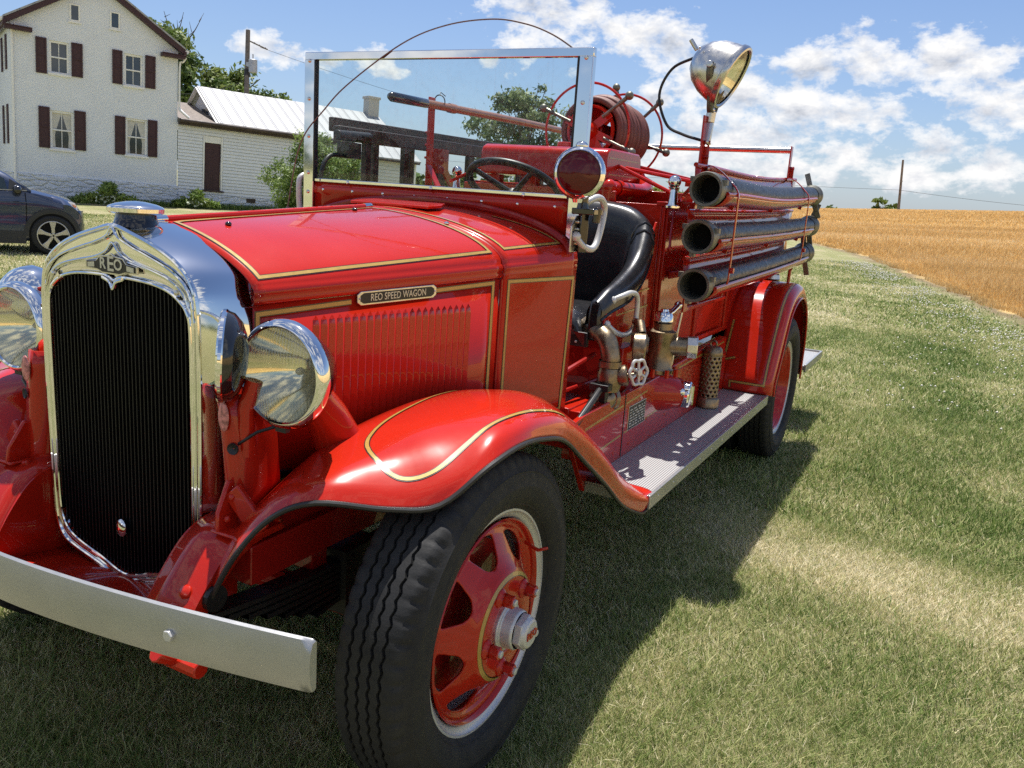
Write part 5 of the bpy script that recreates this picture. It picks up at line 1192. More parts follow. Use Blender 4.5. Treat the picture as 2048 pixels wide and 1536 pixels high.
def roofmat(name, base, pitch, axis='X', rough=.35):
    t = NT(name); c = t.coord(); w = t.new('ShaderNodeTexWave'); w.bands_direction = axis; w.inputs['Scale'].default_value = 2*PI/20/pitch; t.link(c, w.inputs[0])
    seam = t.ramp(w.outputs['Fac'], [(.86, 0), (.97, 1)]); n = t.noise(.8, 5, .6, c)
    t.set(base=t.mix(t.ramp(n, [(.3, tuple(x*.86 for x in base)), (.7, base)]), tuple(x*.55 for x in base), t.math('MULTIPLY', seam, .5)), rough=rough, metal=.15); t.bump(seam, .8, .03); return t.m
RW = roofmat('white_metal_roof', (.35, .355, .365), .46, rough=.5); RG = simple('weathered_shingle', (.20, .17, .15), .9, var=.3, vscale=10, bump=.6, bscale=18)
GUT = simple('brown_gutter', (.045, .030, .022), .6, var=.4, vscale=3)
def wall_holes(b, x0, x1, z0, z1, holes, y=0, depth=.14):
    xs = sorted({x0, x1, *[h[0] for h in holes], *[h[1] for h in holes]}); zs = sorted({z0, z1, *[h[2] for h in holes], *[h[3] for h in holes]})
    for i in range(len(xs)-1):
        for j in range(len(zs)-1):
            cx, cz = (xs[i]+xs[i+1])/2, (zs[j]+zs[j+1])/2
            if any(h[0] < cx < h[1] and h[2] < cz < h[3] for h in holes): continue
            b.add([(xs[i],y,zs[j]),(xs[i+1],y,zs[j]),(xs[i+1],y,zs[j+1]),(xs[i],y,zs[j+1])], [(0,1,2,3)])
    for a, c, d, e in holes:
        for q in (((a,y,d),(a,y,e),(a,y+depth,e),(a,y+depth,d)), ((c,y,e),(c,y,d),(c,y+depth,d),(c,y+depth,e)), ((a,y,e),(c,y,e),(c,y+depth,e),(a,y+depth,e)), ((c,y,d),(a,y,d),(a,y+depth,d),(c,y+depth,d))): b.add(q, [(0,1,2,3)])
BD = simple('board_shadow_line', (.30, .30, .30), .8, var=.3)  # dark grey lip and underside: the shadow line below each board, painted in
def clap_wall(b, x0, x1, z0, z1, holes, y=0, pitch=.125, t_=.022):
    z = z0
    while z < z1-1e-4:
        zt = min(z+pitch, z1); xs = [x0]
        for h in sorted(holes):
            if h[2] < (z+zt)/2 < h[3]: xs += [h[0], h[1]]
        xs.append(x1)
        for a, c in zip(xs[::2], xs[1::2]):
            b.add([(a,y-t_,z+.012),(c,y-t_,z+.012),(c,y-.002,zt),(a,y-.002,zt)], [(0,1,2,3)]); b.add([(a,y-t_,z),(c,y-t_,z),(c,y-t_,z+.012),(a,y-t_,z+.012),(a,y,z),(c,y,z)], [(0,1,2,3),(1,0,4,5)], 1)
        z = zt
    for a, c, d, e in holes:
        for q in (((a,y-.02,d),(a,y-.02,e),(a,y+.12,e),(a,y+.12,d)), ((c,y-.02,e),(c,y-.02,d),(c,y+.12,d),(c,y+.12,e)), ((a,y-.01,e),(c,y-.01,e),(c,y+.12,e),(a,y+.12,e)), ((c,y-.01,d),(a,y-.01,d),(a,y+.12,d),(c,y+.12,d))): b.add(q, [(0,1,2,3)])
def window(r, x0, x1, z0, z1, y=.10, curtain=False, mull=True, wood=WT):
    b = MB(); f = .07; m = (z0+z1)/2
    for q in ((x0,x0+f,z0,z1),(x1-f,x1,z0,z1),(x0+f,x1-f,z1-f,z1),(x0+f,x1-f,z0,z0+f*.8),(x0+f,x1-f,m-.025,m+.025)): b.box(q[0],q[1],y-.05,y+.03,q[2],q[3])
    if mull:
        c = (x0+x1)/2; b.box(c-.012,c+.012,y-.02,y+.02,z0+f*.8,m-.025); b.box(c-.012,c+.012,y-.02,y+.02,m+.025,z1-f)
    b.box(x0-.05,x1+.05,y-.17,y-.051,z0-.075,z0-.002)
    wo = b.build('window', [wood], r, bevel=.004); g = MB(); g.add([(x0+f,y+.01,z0),(x1-f,y+.01,z0),(x1-f,y+.01,z1),(x0+f,y+.01,z1)], [(0,1,2,3)]); g.build('pane', [GLS], wo, smooth=0)
    if curtain:
        g = MB(); n = 9
        for s_ in (-1, 1):
            ex = x0+f if s_ < 0 else x1-f; c = (x0+x1)/2; P = []
            for i in range(n+1):
                t_ = i/n; z = z1-f - (z1-z0-2*f)*t_; wd = (.30-.22*min(1, t_*1.6))*1.0 if t_ < .62 else .08+.05*(t_-.62)
                P.append([V(ex, y+.006, z), V(ex - s_*wd*.5, y+.0075, z), V(ex - s_*wd, y+.006, z)])
            g.grid(P)
        g.build('curtain', [CUR], wo, smooth=60)
def shutter(r, x0, x1, z0, z1, y=0):
    b = MB(); f = .055; b.box(x0,x1,y-.035,y-.003,z0,z1)
    m = z0+(z1-z0)*.52
    for q in ((x0,x0+f,z0,z1),(x1-f,x1,z0,z1),(x0+f,x1-f,z1-f,z1),(x0+f,x1-f,z0,z0+f),(x0+f,x1-f,m-f/2,m+f/2)): b.box(q[0],q[1],y-.055,y-.036,q[2],q[3])
    b.build('shutter', [MAR], r, bevel=.004)
H = at_house('farmhouse', 'white painted brick farmhouse with maroon shutters and steep gable', 'house')
hol = [(-4.35,-3.60,1.76,3.08),(-1.85,-1.10,1.82,3.15),(-4.35,-3.72,4.35,5.44),(-1.90,-1.26,4.31,5.43)]
ZE, ZA, XL, XR, XM = 5.98, 7.72, -5.53, 0.0, -2.78
b = MB(); wall_holes(b, XL, XR, .80, ZE, hol); b.add([(XL,0,ZE),(XR,0,ZE),(XM,0,ZA)], [(0,1,2)])
b.add([(XR,0,.8),(XR,8.6,.8),(XR,8.6,ZE),(XR,0,ZE)], [(0,1,2,3)]); b.add([(XR,8.6,.8),(XL,8.6,.8),(XL,8.6,ZE),(XM,8.6,ZA),(XR,8.6,ZE)], [(0,1,2,3,4)])
lh = [(-2.2,-1.35,1.8,3.1),(-2.2,-1.35,4.35,5.45),(-6.2,-5.35,1.8,3.1),(-6.2,-5.35,4.35,5.45)]
lw = MB(); wall_holes(lw, -8.6, 0, .80, ZE, lh)
for i, p in enumerate(lw.v): lw.v[i] = (XL + p[1], -p[0], p[2])
b.add(lw.v, [f[::-1] for f in lw.f]); b.build('wall', [WB], H, smooth=0)
b = MB(); b.box(XL-.03, XR+.02, -.045, 8.63, -.6, .82); b.build('foundation', [WS], H, bevel=.01)
for h in hol[:2]: window(H, *h, curtain=True)
for h in hol[2:]: window(H, *h)
for x0, x1, z0, z1 in ((-4.72,-4.37,1.76,3.17),(-3.58,-3.21,1.79,3.17),(-2.23,-1.87,1.80,3.18),(-1.08,-.74,1.83,3.18),(-4.77,-4.43,4.29,5.48),(-3.65,-3.29,4.33,5.48),(-2.31,-1.97,4.31,5.49),(-1.18,-.82,4.32,5.48)): shutter(H, x0, x1, z0, z1)
for x0, x1 in ((-3.70,-3.35),(-2.39,-2.04)):
    z0, z1 = 6.20, 6.78; b = MB()
    for q in ((x0,x0+.06,z0,z1),(x1-.06,x1,z0,z1),(x0+.06,x1-.06,z1-.05,z1),(x0+.06,x1-.06,z0,z0+.05)): b.box(q[0],q[1],-.03,.0,q[2],q[3])
    b.box(x0-.04,x1+.04,-.05,-.031,z0-.06,z0-.001); wo = b.build('attic_window', [WT], H, bevel=.003); g = MB(); g.add([(x0+.06,-.008,z0+.05),(x1-.06,-.008,z0+.05),(x1-.06,-.008,z1-.05),(x0+.06,-.008,z1-.05)], [(0,1,2,3)]); g.build('pane', [GLS], wo, smooth=0)
for i, (y0, z0) in enumerate(((1.35,1.8),(1.35,4.35),(5.35,1.8),(5.35,4.35))):
    b = MB(); z1 = z0+(1.3 if z0 < 3 else 1.1); y1 = y0+.85; f = .07; m = (z0+z1)/2
    for q in ((y0,y0+f,z0,z1),(y1-f,y1,z0,z1),(y0+f,y1-f,z1-f,z1),(y0+f,y1-f,z0,z0+f),(y0+f,y1-f,m-.025,m+.025)): b.box(XL+.04,XL+.12,q[0],q[1],q[2],q[3])
    wo = b.build('window', [WT], H); g = MB(); g.add([(XL+.1,y0+f,z0),(XL+.1,y1-f,z0),(XL+.1,y1-f,z1),(XL+.1,y0+f,z1)], [(0,3,2,1)]); g.build('pane', [GLS], wo, smooth=0)
    for ya in (y0-.40, y1+.03):
        b = MB(); b.box(XL-.04,XL-.004,ya,ya+.37,z0,z1+.06); b.build('shutter', [MAR], H, bevel=.006)
SL = (ZA-ZE)/(XR-XM)
for s_ in (1, -1):
    xe = (XR+.22) if s_ > 0 else (XL-.22); ze = ZA - SL*abs(xe-XM)
    b = MB(); b.prism([V(XM,-.28,ZA+.03),V(xe,-.28,ze+.03),V(xe,-.28,ze+.10),V(XM,-.28,ZA+.10)], (0,9.2,0)); b.build('roof', [RW], H, smooth=0)
    b = MB(); b.prism([V(XM,-.262,ZA-.16),V(xe-s_*.02,-.262,ze-.16),V(xe-s_*.02,-.262,ze+.029),V(XM,-.262,ZA+.029)], (0,.24,0)); b.build('rake_board', [MAR], H, smooth=0)
    b = MB(); xa, xb_ = sorted((xe-s_*.03, xe-s_*.86)); b.box(xa,xb_,-.34,-.003,ze-.30,ze-.205); b.box(min(xa+.03*0+ (s_ < 0)*.0, xa), xb_-.0 if s_ < 0 else xb_,-.36,-.003,ze-.204,ze-.165); b.box(xe-s_*.03-.05, xe-s_*.03+.05, -.30, 8.8, ze-.20, ze-.02); b.build('eave_return', [MAR], H, bevel=.008)
    b = MB(); b.tube([V(xe+s_*.06,-.25,ze-.02), V(xe+s_*.06,8.8,ze-.05)], .06, 10); b.build('gutter', [WT], H)
b = MB(); b.tube([V(XL+.045,-.05,5.75), V(XL+.045,-.05,.3)], .042, 10); b.build('downspout', [WT], H)
b = MB(); b.tube(catmull([V(.26,-.12,5.62),V(.16,-.06,5.45),V(.05,-.05,5.3),V(.05,-.05,3.7)], 4), .038, 10); b.tube([V(.05,-.06,3.72),V(.14,-.2,3.60),V(.36,-.26,3.42)], .05, 10); b.build('downspout', [WT], H)
b = MB(); b.box(-5.2,.42,8.62,12.5,-.5,5.2); b.build('rear_ell_wall', [WB], H, smooth=0)
b = MB(); b.prism([V(-5.4,8.4,5.28),V(-5.4,10.6,6.55),V(-5.4,12.8,5.28),V(-5.4,12.8,5.20),V(-5.4,10.6,6.46),V(-5.4,8.4,5.20)], (6.35,0,0)); b.build('rear_ell_roof', [RW], H, smooth=0)
b = MB(); b.box(-5.4,.9,8.38,8.61,4.98,5.19); b.build('rear_ell_fascia', [MAR], H, smooth=0)
b = MB(); b.prism([V(-9.5,5.4,7.0),V(-9.5,7.8,8.3),V(-9.5,8.0,8.3),V(-9.5,8.0,6.9)], (3.6,0,0)); b.build('side_roof', [RW], H, smooth=0)
b = MB(); b.box(-9.2,-6.1,6.0,8.2,-.5,6.95); b.build('side_wall', [WB], H, smooth=0)
# clapboard wing
W = at_house('clapboard_wing', 'low white clapboard wing with white metal roof and maroon door beside the farmhouse', 'house wing')
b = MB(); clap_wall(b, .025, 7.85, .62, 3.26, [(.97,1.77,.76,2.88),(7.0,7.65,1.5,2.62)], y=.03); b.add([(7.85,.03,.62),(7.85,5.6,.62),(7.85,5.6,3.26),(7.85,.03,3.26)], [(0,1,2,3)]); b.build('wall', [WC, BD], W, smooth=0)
b = MB(); b.box(.025,7.87,.0,5.6,-.6,.615); b.build('foundation', [WS], W, bevel=.01)
b = MB(); b.box(1.05,1.69,.09,.12,.78,2.60)
for q in ((1.11,1.34,.9,1.6),(1.40,1.63,.9,1.6),(1.11,1.34,1.72,2.48),(1.40,1.63,1.72,2.48)): b.box(q[0],q[1],.083,.0895,q[2],q[3])
b.box(.93,1.82,-.05,.08,.72,.775); b.build('door', [MAR], W, bevel=.006)
b = MB(); b.box(.98,1.045,.0,.10,.78,2.87); b.box(1.695,1.76,.0,.10,.78,2.87); b.box(1.046,1.694,.04,.11,2.61,2.87); b.build('door_frame', [WT], W, bevel=.004)
window(W, 7.0, 7.65, 1.5, 2.62, y=.12)
b = MB(); b.box(2.75,3.13,-.012,-.001,.41,.58)
for k in range(8): b.box(2.77+.045*k,2.79+.045*k,-.02,-.0125,.42,.57)
b.build('vent', [GUT], W, smooth=0)
b = MB(); b.box(7.80,7.90,.0,.028,.6,3.26); b.build('corner_board', [WT], W, smooth=0)
b = MB(); b.prism([V(1.50,-.26,3.40),V(1.50,2.8,4.98),V(1.50,6.0,3.40),V(1.50,6.0,3.33),V(1.50,2.8,4.90),V(1.50,-.26,3.33)], (8.35,0,0)); b.build('roof', [RW], W, smooth=0)
b = MB(); b.prism([V(1.66,.1,3.2),V(1.66,2.8,4.66),V(1.66,5.5,3.2)], (.05,0,0)); b.build('gable_wall', [WC], W, smooth=0)
b = MB(); b.bar(V(1.50,-.28,3.30), V(1.50,2.8,4.90), .04, .14, up=(1,0,0)); b.bar(V(1.50,5.9,3.30), V(1.50,2.8,4.90), .04, .14, up=(1,0,0)); b.build('rake_board', [WT], W, smooth=0)
b = MB(); b.box(1.63,1.655,1.65,2.55,3.62,4.05); b.box(1.62,1.629,2.08,2.12,3.62,4.05); b.build('gable_window', [GLS], W, smooth=0)
b = MB(); b.prism([V(.02,-.22,3.36),V(.02,4.2,4.35),V(.02,4.2,4.2),V(.02,-.22,3.28)], (1.62,0,0)); b.build('low_roof', [RG], W, smooth=0)
b = MB(); b.tube([V(.0,-.30,3.31), V(9.9,-.30,3.31)], .075, 10); b.box(.02,9.85,-.22,.02,3.16,3.30); b.build('gutter', [GUT], W, bevel=.004)
b = MB(); b.box(9.25,9.80,2.5,3.05,4.6,5.60); b.box(9.20,9.85,2.45,3.10,5.601,5.72); b.build('chimney', [brickmat('chimney_brick', (.52,.50,.47))], W, bevel=.01)
S = at_house('garden_shed', 'small grey clapboard shed with white metal roof seen through the windshield behind the ladder', 'shed')
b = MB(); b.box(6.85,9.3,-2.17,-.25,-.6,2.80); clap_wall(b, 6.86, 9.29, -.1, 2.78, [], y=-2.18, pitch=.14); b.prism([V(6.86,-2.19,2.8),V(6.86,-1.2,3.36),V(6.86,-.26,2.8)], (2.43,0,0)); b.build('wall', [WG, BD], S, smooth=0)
b = MB(); b.prism([V(6.7,-2.42,2.76),V(6.7,-1.2,3.48),V(6.7,-.1,2.84),V(6.7,-.1,2.79),V(6.7,-1.2,3.42),V(6.7,-2.42,2.70)], (2.75,0,0)); b.build('roof', [RW], S, smooth=0)
b = MB(); b.box(6.80,6.88,-2.23,-2.12,0,2.78); b.box(9.27,9.34,-2.23,-2.12,0,2.78); b.build('corner_board', [WT], S, smooth=0)
b = MB(); b.box(6.75,9.4,-2.44,-2.36,2.62,2.70); b.build('gutter', [GUT], S, smooth=0)
for i, (x, y, lab, s_) in enumerate(((-2.75,-1.3,'clump of green and white leafy perennials by the dark blue car', 1.0),(.45,-1.0,'clump of green leafy perennials at the corner of the clapboard wing', .85))):
    p = hpt(x, y); r = empty('garden_plant', lab, 'plant', (p[0], p[1], float(gz(p[0], p[1]))), 'perennials along the house')
    v, f, t = leaves([(rx*s_, ry*s_, rz*s_, (.26*s_,.26*s_,.16*s_)) for rx, ry, rz in ((0,0,.35),(.35,.3,.30),(-.3,-.35,.30),(.2,-.2,.55),(-.15,.25,.5),(.5,.6,.22),(-.5,-.6,.22),(0,.1,.7))], 1500, .10, .28, 50+i, .2); fastmesh('foliage', v, f, L3, {'tint': t}, parent=r)
    v, f, t = leaves([(0,0,.25,(.5*s_,.5*s_,.2))], 120, .05, .6, 60+i, .5); fastmesh('pale_leaves', v, f, simple('pale_leaf', (.5,.55,.42), .6), parent=r)
# rough grass along the foundations
xs_ = RNG.uniform(-5.5, 9.5, 9000); ys_ = -np.abs(RNG.normal(.1, .22, 9000)); P = HP[None] + xs_[:, None]*HD[None] + ys_[:, None]*HB[None]; v, f = blades(P[:, 0], P[:, 1], RNG.uniform(.08, .30, 9000), np.full(9000, .02), .6)
tag(fastmesh('rough_grass', v, f, bpy.data.materials['grass_blades'], {'tint': np.repeat(np.clip(RNG.normal(.15, .12, 9000), 0, 1), 6)}), 'unmown dark grass along the foot of the house walls', 'grass', kind='stuff')
# ---------------------------------------------------------------- utility poles and wires
wood = simple('grey_pole_wood', (.16, .135, .115), .85, var=.25, vscale=5); galv = simple('galvanised', (.42, .43, .44), .5, .3)
def polething(label, base, topp, r0, r1):
    base, topp = V(*base), V(*topp); r = empty('utility_pole', label, 'utility pole', tuple(base)); b = MB(); b.tube([V(0,0,-.3), topp-base], [r0, r1], 12); b.build('pole', [wood], r); return r, base, topp
r, p0, p1 = polething('grey wooden utility pole with a transformer can behind the clapboard wing', (-30.95,30.65,0), (-31.42,31.44,8.48), .15, .11)
b = MB(); c = V(.10,.55,6.75); b.lathe([(-.32,.0),(-.32,.19),(-.30,.21),(.28,.21),(.30,.19),(.33,.05),(.33,0)], o=c, n=20); b.tube([c+V(0,0,.3), c+V(0,0,.55)], .03, 8); b.bar(c, V(-.35,.55,6.85), .06, .2); b.build('transformer', [galv], r)
b = MB(); b.bar(V(-.45,.75,8.0), V(-.1,1.75,7.72), .07, .05)
for t_ in (.35,.6,.9): q = V(-.45,.75,8.0)*(1-t_) + V(-.1,1.75,7.72)*t_; b.tube([q, q+V(0,0,.06)], .02, 6)
b.build('cross_arm', [wood], r); b = MB(); b.lathe([(6.25,.148),(6.6,.146)], o=V(-.37,.62,0), n=14); b.build('band', [M['blackm']], r)
r2, q0, q1 = polething('lone leaning utility pole on the skyline of the grain field', (-5.43,104.3,1.7), (-5.93,105.2,8.0), .16, .11)
b = MB(); b.tube([V(-.35,.8,4.0), V(-.15,.8,4.0)], .05, 6); b.build('insulator', [galv], r2)
def wire(name, label, a, c, sag, r_=.009):
    a, c = V(*a), V(*c); b = MB(); b.tube([a*(1-t)+c*t + V(0,0,-4*sag*t*(1-t)) for t in np.linspace(0,1,24)], r_, 5); tag(b.build(name, [M['blackm']]), label, 'wire')
wire('power_line', 'thin power line from the transformer pole passing above the wing roof', (-31.35,32.2,7.8), (-24,80,7.0), 1.2)
wire('service_wire', 'lower service wire hanging between transformer pole and farmhouse', (-31.3,31.2,6.1), tuple(hpt(.0,7.0,5.0)), .5, .010)
wire('field_wire', 'thin wire sloping down rightward from the lone field pole', (-5.8,104.6,4.7), (40,150,5.5), 1.0, .018)
wire('skyline_wire', 'thin level wire running left from the lone field pole', (-5.8,104.6,4.7), (-60,95,5.0), .4, .016)
b = MB(); b.tube([V(-31.4,34.0,4.95), V(-30.9,35.6,4.98)], .12, 8); tag(b.build('cable_splice', [M['blackm']]), 'black cable closure hanging from wires right of the transformer pole', 'cable box')
# ---------------------------------------------------------------- parked car
CH = V(.5,.866,0); CN = V(-.866,.5,0)
cz = -.165; Pc_ = V(-12.59,7.92,cz)
CAR = empty('parked_car', 'dark blue crossover car parked beside the white farmhouse', 'car'); CAR.matrix_world = Matrix(((CH[0],CN[0],0,Pc_[0]),(CH[1],CN[1],0,Pc_[1]),(0,0,1,Pc_[2]),(0,0,0,1)))
cb = NT('navy_car_paint'); cb.set(base=(.022,.036,.085), rough=.25, metal=.3, coat=1.0, coatr=.04); CBL = cb.m; CLD = simple('dark_cladding', (.022,.023,.025), .55); AL = simple('alloy_wheel', (.52,.51,.49), .3, .8, var=.05); CG = simple('car_glass', (.03,.04,.04), .05, spec=.8, var=.2)
SX = [(.52,.42,.62,.24),(.49,.34,.76,.10),(.42,.30,.88,.04),(.33,.28,.955,.015),(.20,.27,1.01,0),(.0,.26,1.06,0),(-.25,.25,1.115,0),(-.45,.24,1.13,0),(-1.2,.23,1.13,0),(-2.0,.23,1.14,0),(-2.8,.25,1.15,0),(-3.3,.28,1.13,.02),(-3.55,.34,1.05,.06),(-3.62,.42,.8,.12)]
Wd = 1.70; SXi = catmull([V(a, z0, z1, 0) for a, z0, z1, i_ in SX], 3) if False else None
rows = []
A_ = np.array([q[0] for q in SX])[::-1]; get = lambda a, k: float(np.interp(a, A_, np.array([q[k] for q in SX])[::-1]))
for a in np.concatenate([np.linspace(.52,-.5,26), np.linspace(-.6,-3.2,16), np.linspace(-3.25,-3.62,8)]):
    z0, z1, ins = get(a,1), get(a,2), get(a,3); front = max(0, min(1, (a-.05)/.45)); s1 = min(z1-.05, .93+.03*min(1,max(0,-a)))
    half_ = [(ins+.06,z0),(ins+.015,z0+.08),(ins+.0,.46),(ins+.012,.60),(ins+.022,.80),(ins+.010,min(.90,z1-.09)),(ins+.05+.10*front,z1-.045),(ins+.16+.15*front,z1-.005),(.5,z1+.02),(Wd/2,z1+.03)]
    rows.append([V(a,y,z) for y,z in half_] + [V(a,Wd-y,z) for y,z in half_[::-1][1:]])
b = MB(); b.grid(rows, flip=False); b.add(rows[0], [tuple(range(len(rows[0])))]); b.add(rows[-1], [tuple(range(len(rows[-1])))[::-1]]); b.build('body', [CBL], CAR, smooth=50)
gr = [(-.30,1.12),(-.50,1.26),(-.66,1.38),(-.90,1.49),(-1.3,1.56),(-2.0,1.59),(-2.8,1.56),(-3.3,1.46),(-3.5,1.15)]
rows = []
for a, z in catmull([V(a,z,0) for a,z in gr], 3) and [(p[0],p[1]) for p in catmull([V(a,z,0) for a,z in gr], 3)]:
    zb = 1.10; k = (z-zb)/.5; y0 = .05+.02; y1 = .05+.24*k
    h_ = [(y0,zb),(y0+(y1-y0)*.5,zb+(z-zb)*.5),(y1,z-.05*k),(y1+.10,z),(Wd/2,z+.02)]; rows.append([V(a,y,q) for y,q in h_] + [V(a,Wd-y,q) for y,q in h_[::-1][1:]])
b = MB(); b.grid(rows); b.build('cabin', [CBL], CAR, smooth=60)
def cs(a, z, o=0): return V(a, .07+.19*max(0,(z-1.10))/.5 - .010 - o, z)
for poly in ([(-.66,1.12),(-.70,1.30),(-.98,1.43),(-1.55,1.50),(-1.55,1.12)], [(-1.65,1.12),(-1.65,1.50),(-2.4,1.48),(-2.5,1.12)], [(-2.6,1.12),(-2.52,1.46),(-3.0,1.38),(-3.2,1.14)]):
    b = MB(); b.add([cs(*p) for p in poly], [tuple(range(len(poly)))]); b.build('side_window', [CG], CAR, smooth=0)
b = MB(); b.add([cs(a,z,-.0) for a,z in ((-.36,1.115),(-.62,1.30),(-.645,1.12))], [(0,1,2)]); b.build('quarter_pane', [CLD], CAR, smooth=0)
b = MB(); b.add([V(-.34,.22,1.155),V(-.34,Wd-.22,1.155),V(-.70,Wd-.33,1.405),V(-.70,.33,1.405)], [(0,1,2,3)]); b.build('windscreen', [CG], CAR, smooth=0)
b = MB(); b.ball(V(-.52,-.10,1.12), 1, 16, (.075,.12,.085)); b.box(-.56,-.48,-.05,.05,1.06,1.10); b.build('door_mirror', [M['black']], CAR)
b = MB(); b.box(-3.3,-.37,-.004,.012,1.105,1.118); b.build('window_trim', [M['alu']], CAR, smooth=0)
for a0 in (0., -2.45):
    b = MB(); NA = 40; P = []
    for k in range(NA+1): g = PI*1.04*k/NA - .06; P.append([V(a0+rd*math.cos(g), yy, .36+rd*math.sin(g)) for rd, yy in ((.375,.07),(.375,-.012),(.395,-.016),(.455,-.010),(.462,.03))])
    b.grid(P); b.build('arch_trim', [CLD], CAR, smooth=50)
    b = MB(); b.lathe([(0,.378),(.0,.0)], o=V(a0,-.006,.36), ax=(0,-1,0), n=40); b.box(a0-.375,a0+.375,-.008,.05,.05,.36); b.build('wheel_well', [M['core']], CAR, smooth=0)
    w = MB(); w.lathe([(.16,.20),(.0,.26),(-.015,.27),(-.02,.30),(-.012,.335),(.01,.35),(.16,.35)], o=V(a0,-.02,.35), ax=(0,1,0), n=56); wo = w.build('wheel', [M['rubber']], CAR, smooth=45)
    w = MB(); w.lathe([(-.012,.262),(-.022,.252),(-.016,.240),(.06,.225)], o=V(a0,-.02,.35), ax=(0,1,0), n=56)
    for k in range(5):
        g = PI/2 + 2*PI/5*k; e = V(math.cos(g),0,math.sin(g)); n_ = V(-math.sin(g),0,math.cos(g)); c = V(a0,-.02,.35)
        w.prism([c+e*.03-n_*.026+V(0,-.010,0), c+e*.03+n_*.026+V(0,-.010,0), c+e*.14+n_*.030+V(0,-.012,0), c+e*.246+n_*.058+V(0,-.012,0), c+e*.246-n_*.058+V(0,-.012,0), c+e*.14-n_*.030+V(0,-.012,0)], (0,.03,0))
    w.lathe([(-.016,0),(-.016,.05),(.0,.055)], o=V(a0,-.02,.35), ax=(0,1,0), n=24); w.build('alloy_rim', [AL], wo, bevel=.008, smooth=40)
    w = MB(); w.lathe([(-.0175,0),(-.0175,.018)], o=V(a0,-.0205,.35), ax=(0,1,0), n=16)
    for k in range(5): g = 2*PI/5*(k+.5)+PI/2; w.lathe([(-.019,0),(-.019,.010)], o=V(a0+.042*math.cos(g),-.02,.35+.042*math.sin(g)), ax=(0,1,0), n=10)
    w.build('wheel_bolts', [CLD], wo, smooth=0)
b = MB(); b.prism([V(-.42,-.004,.20),V(-2.0,-.004,.20),V(-2.0,-.004,.44),V(-.42,-.004,.42)], (0,.03,0)); b.prism([V(.40,.03,.26),V(.515,.25,.30),V(.53,.25,.56),V(.43,.035,.56)], (0,.02,0)); b.build('sill_cladding', [CLD], CAR, bevel=.01)
for a in (-.40,-1.60,-2.35):
    b = MB(); b.tube([V(a,-.001,1.08), V(a+.01,.012,.9), V(a-.005,-.003,.46)], .006, 6); b.build('door_seam', [M['core']], CAR)
b = MB(); b.tube([V(-.18,.018,.90), V(-.45,.008,.915), V(-3.2,.005,.96)], .010, 6); b.build('body_crease', [CBL], CAR)
b = MB(); b.prism([V(.255,.015,.955),V(.37,.06,.93),V(.425,.12,.84),V(.40,.06,.835),V(.33,.012,.87)], (0,.02,.004)); hl = b.build('headlight', [simple('lamp_clear', (.55,.52,.50), .08, spec=.8)], CAR, bevel=.005)
b = MB(); b.prism([V(.33,.006,.915),V(.395,.07,.885),V(.385,.052,.845),V(.345,.004,.875)], (0,.02,.002)); b.build('turn_signal', [simple('amber_lens', (.55,.19,.06), .15)], hl)
b = MB(); b.tube([V(.46,.20,.80), V(.50,.27,.66), V(.505,.30,.55)], .010, 6); b.build('grille_trim', [M['chrome']], CAR)
# ---------------------------------------------------------------- sky and sun
SUN = nrm(V(-SXV, SYV, 1.0)); el = math.asin(SUN[2]); az = math.atan2(SUN[0], SUN[1])
ld = bpy.data.lights.new('sun', 'SUN'); ld.energy = SUNE; ld.angle = math.radians(.53); ld.color = (1.0, .955, .89); lo = bpy.data.objects.new('sun', ld); COL.objects.link(lo)
lo.rotation_mode = 'QUATERNION'; lo.rotation_quaternion = Vector(SUN).to_track_quat('Z', 'Y'); lo.location = (0, 0, 40)
w = bpy.data.worlds.new('World'); sc.world = w; w.use_nodes = True; nt = w.node_tree
class WN(NT):
    def __init__(s): s.t = nt; s.n = nt.nodes; s.l = nt.links
t = WN(); bg = nt.nodes['Background']; bg.inputs['Strength'].default_value = SKYS
sky = t.new('ShaderNodeTexSky'); sky.sky_type = 'NISHITA'; sky.sun_disc = False; sky.sun_elevation = el; sky.sun_rotation = az; sky.air_density = 1.0; sky.dust_density = .6; sky.ozone_density = 1.6; sky.altitude = 150
g = t.new('ShaderNodeTexCoord').outputs['Generated']; vn = t.new('ShaderNodeVectorMath', operation='NORMALIZE'); t.link(g, vn.inputs[0]); dirv = vn.outputs[0]
sx = t.new('ShaderNodeSeparateXYZ'); t.link(dirv, sx.inputs[0]); dz = t.math('MAXIMUM', sx.outputs[2], .012)
cm = t.new('ShaderNodeCombineXYZ'); t.link(sx.outputs[0], cm.inputs[0]); t.link(sx.outputs[1], cm.inputs[1]); t.link(dz, cm.inputs[2]); t.link(cm.outputs[0], sky.inputs[0])
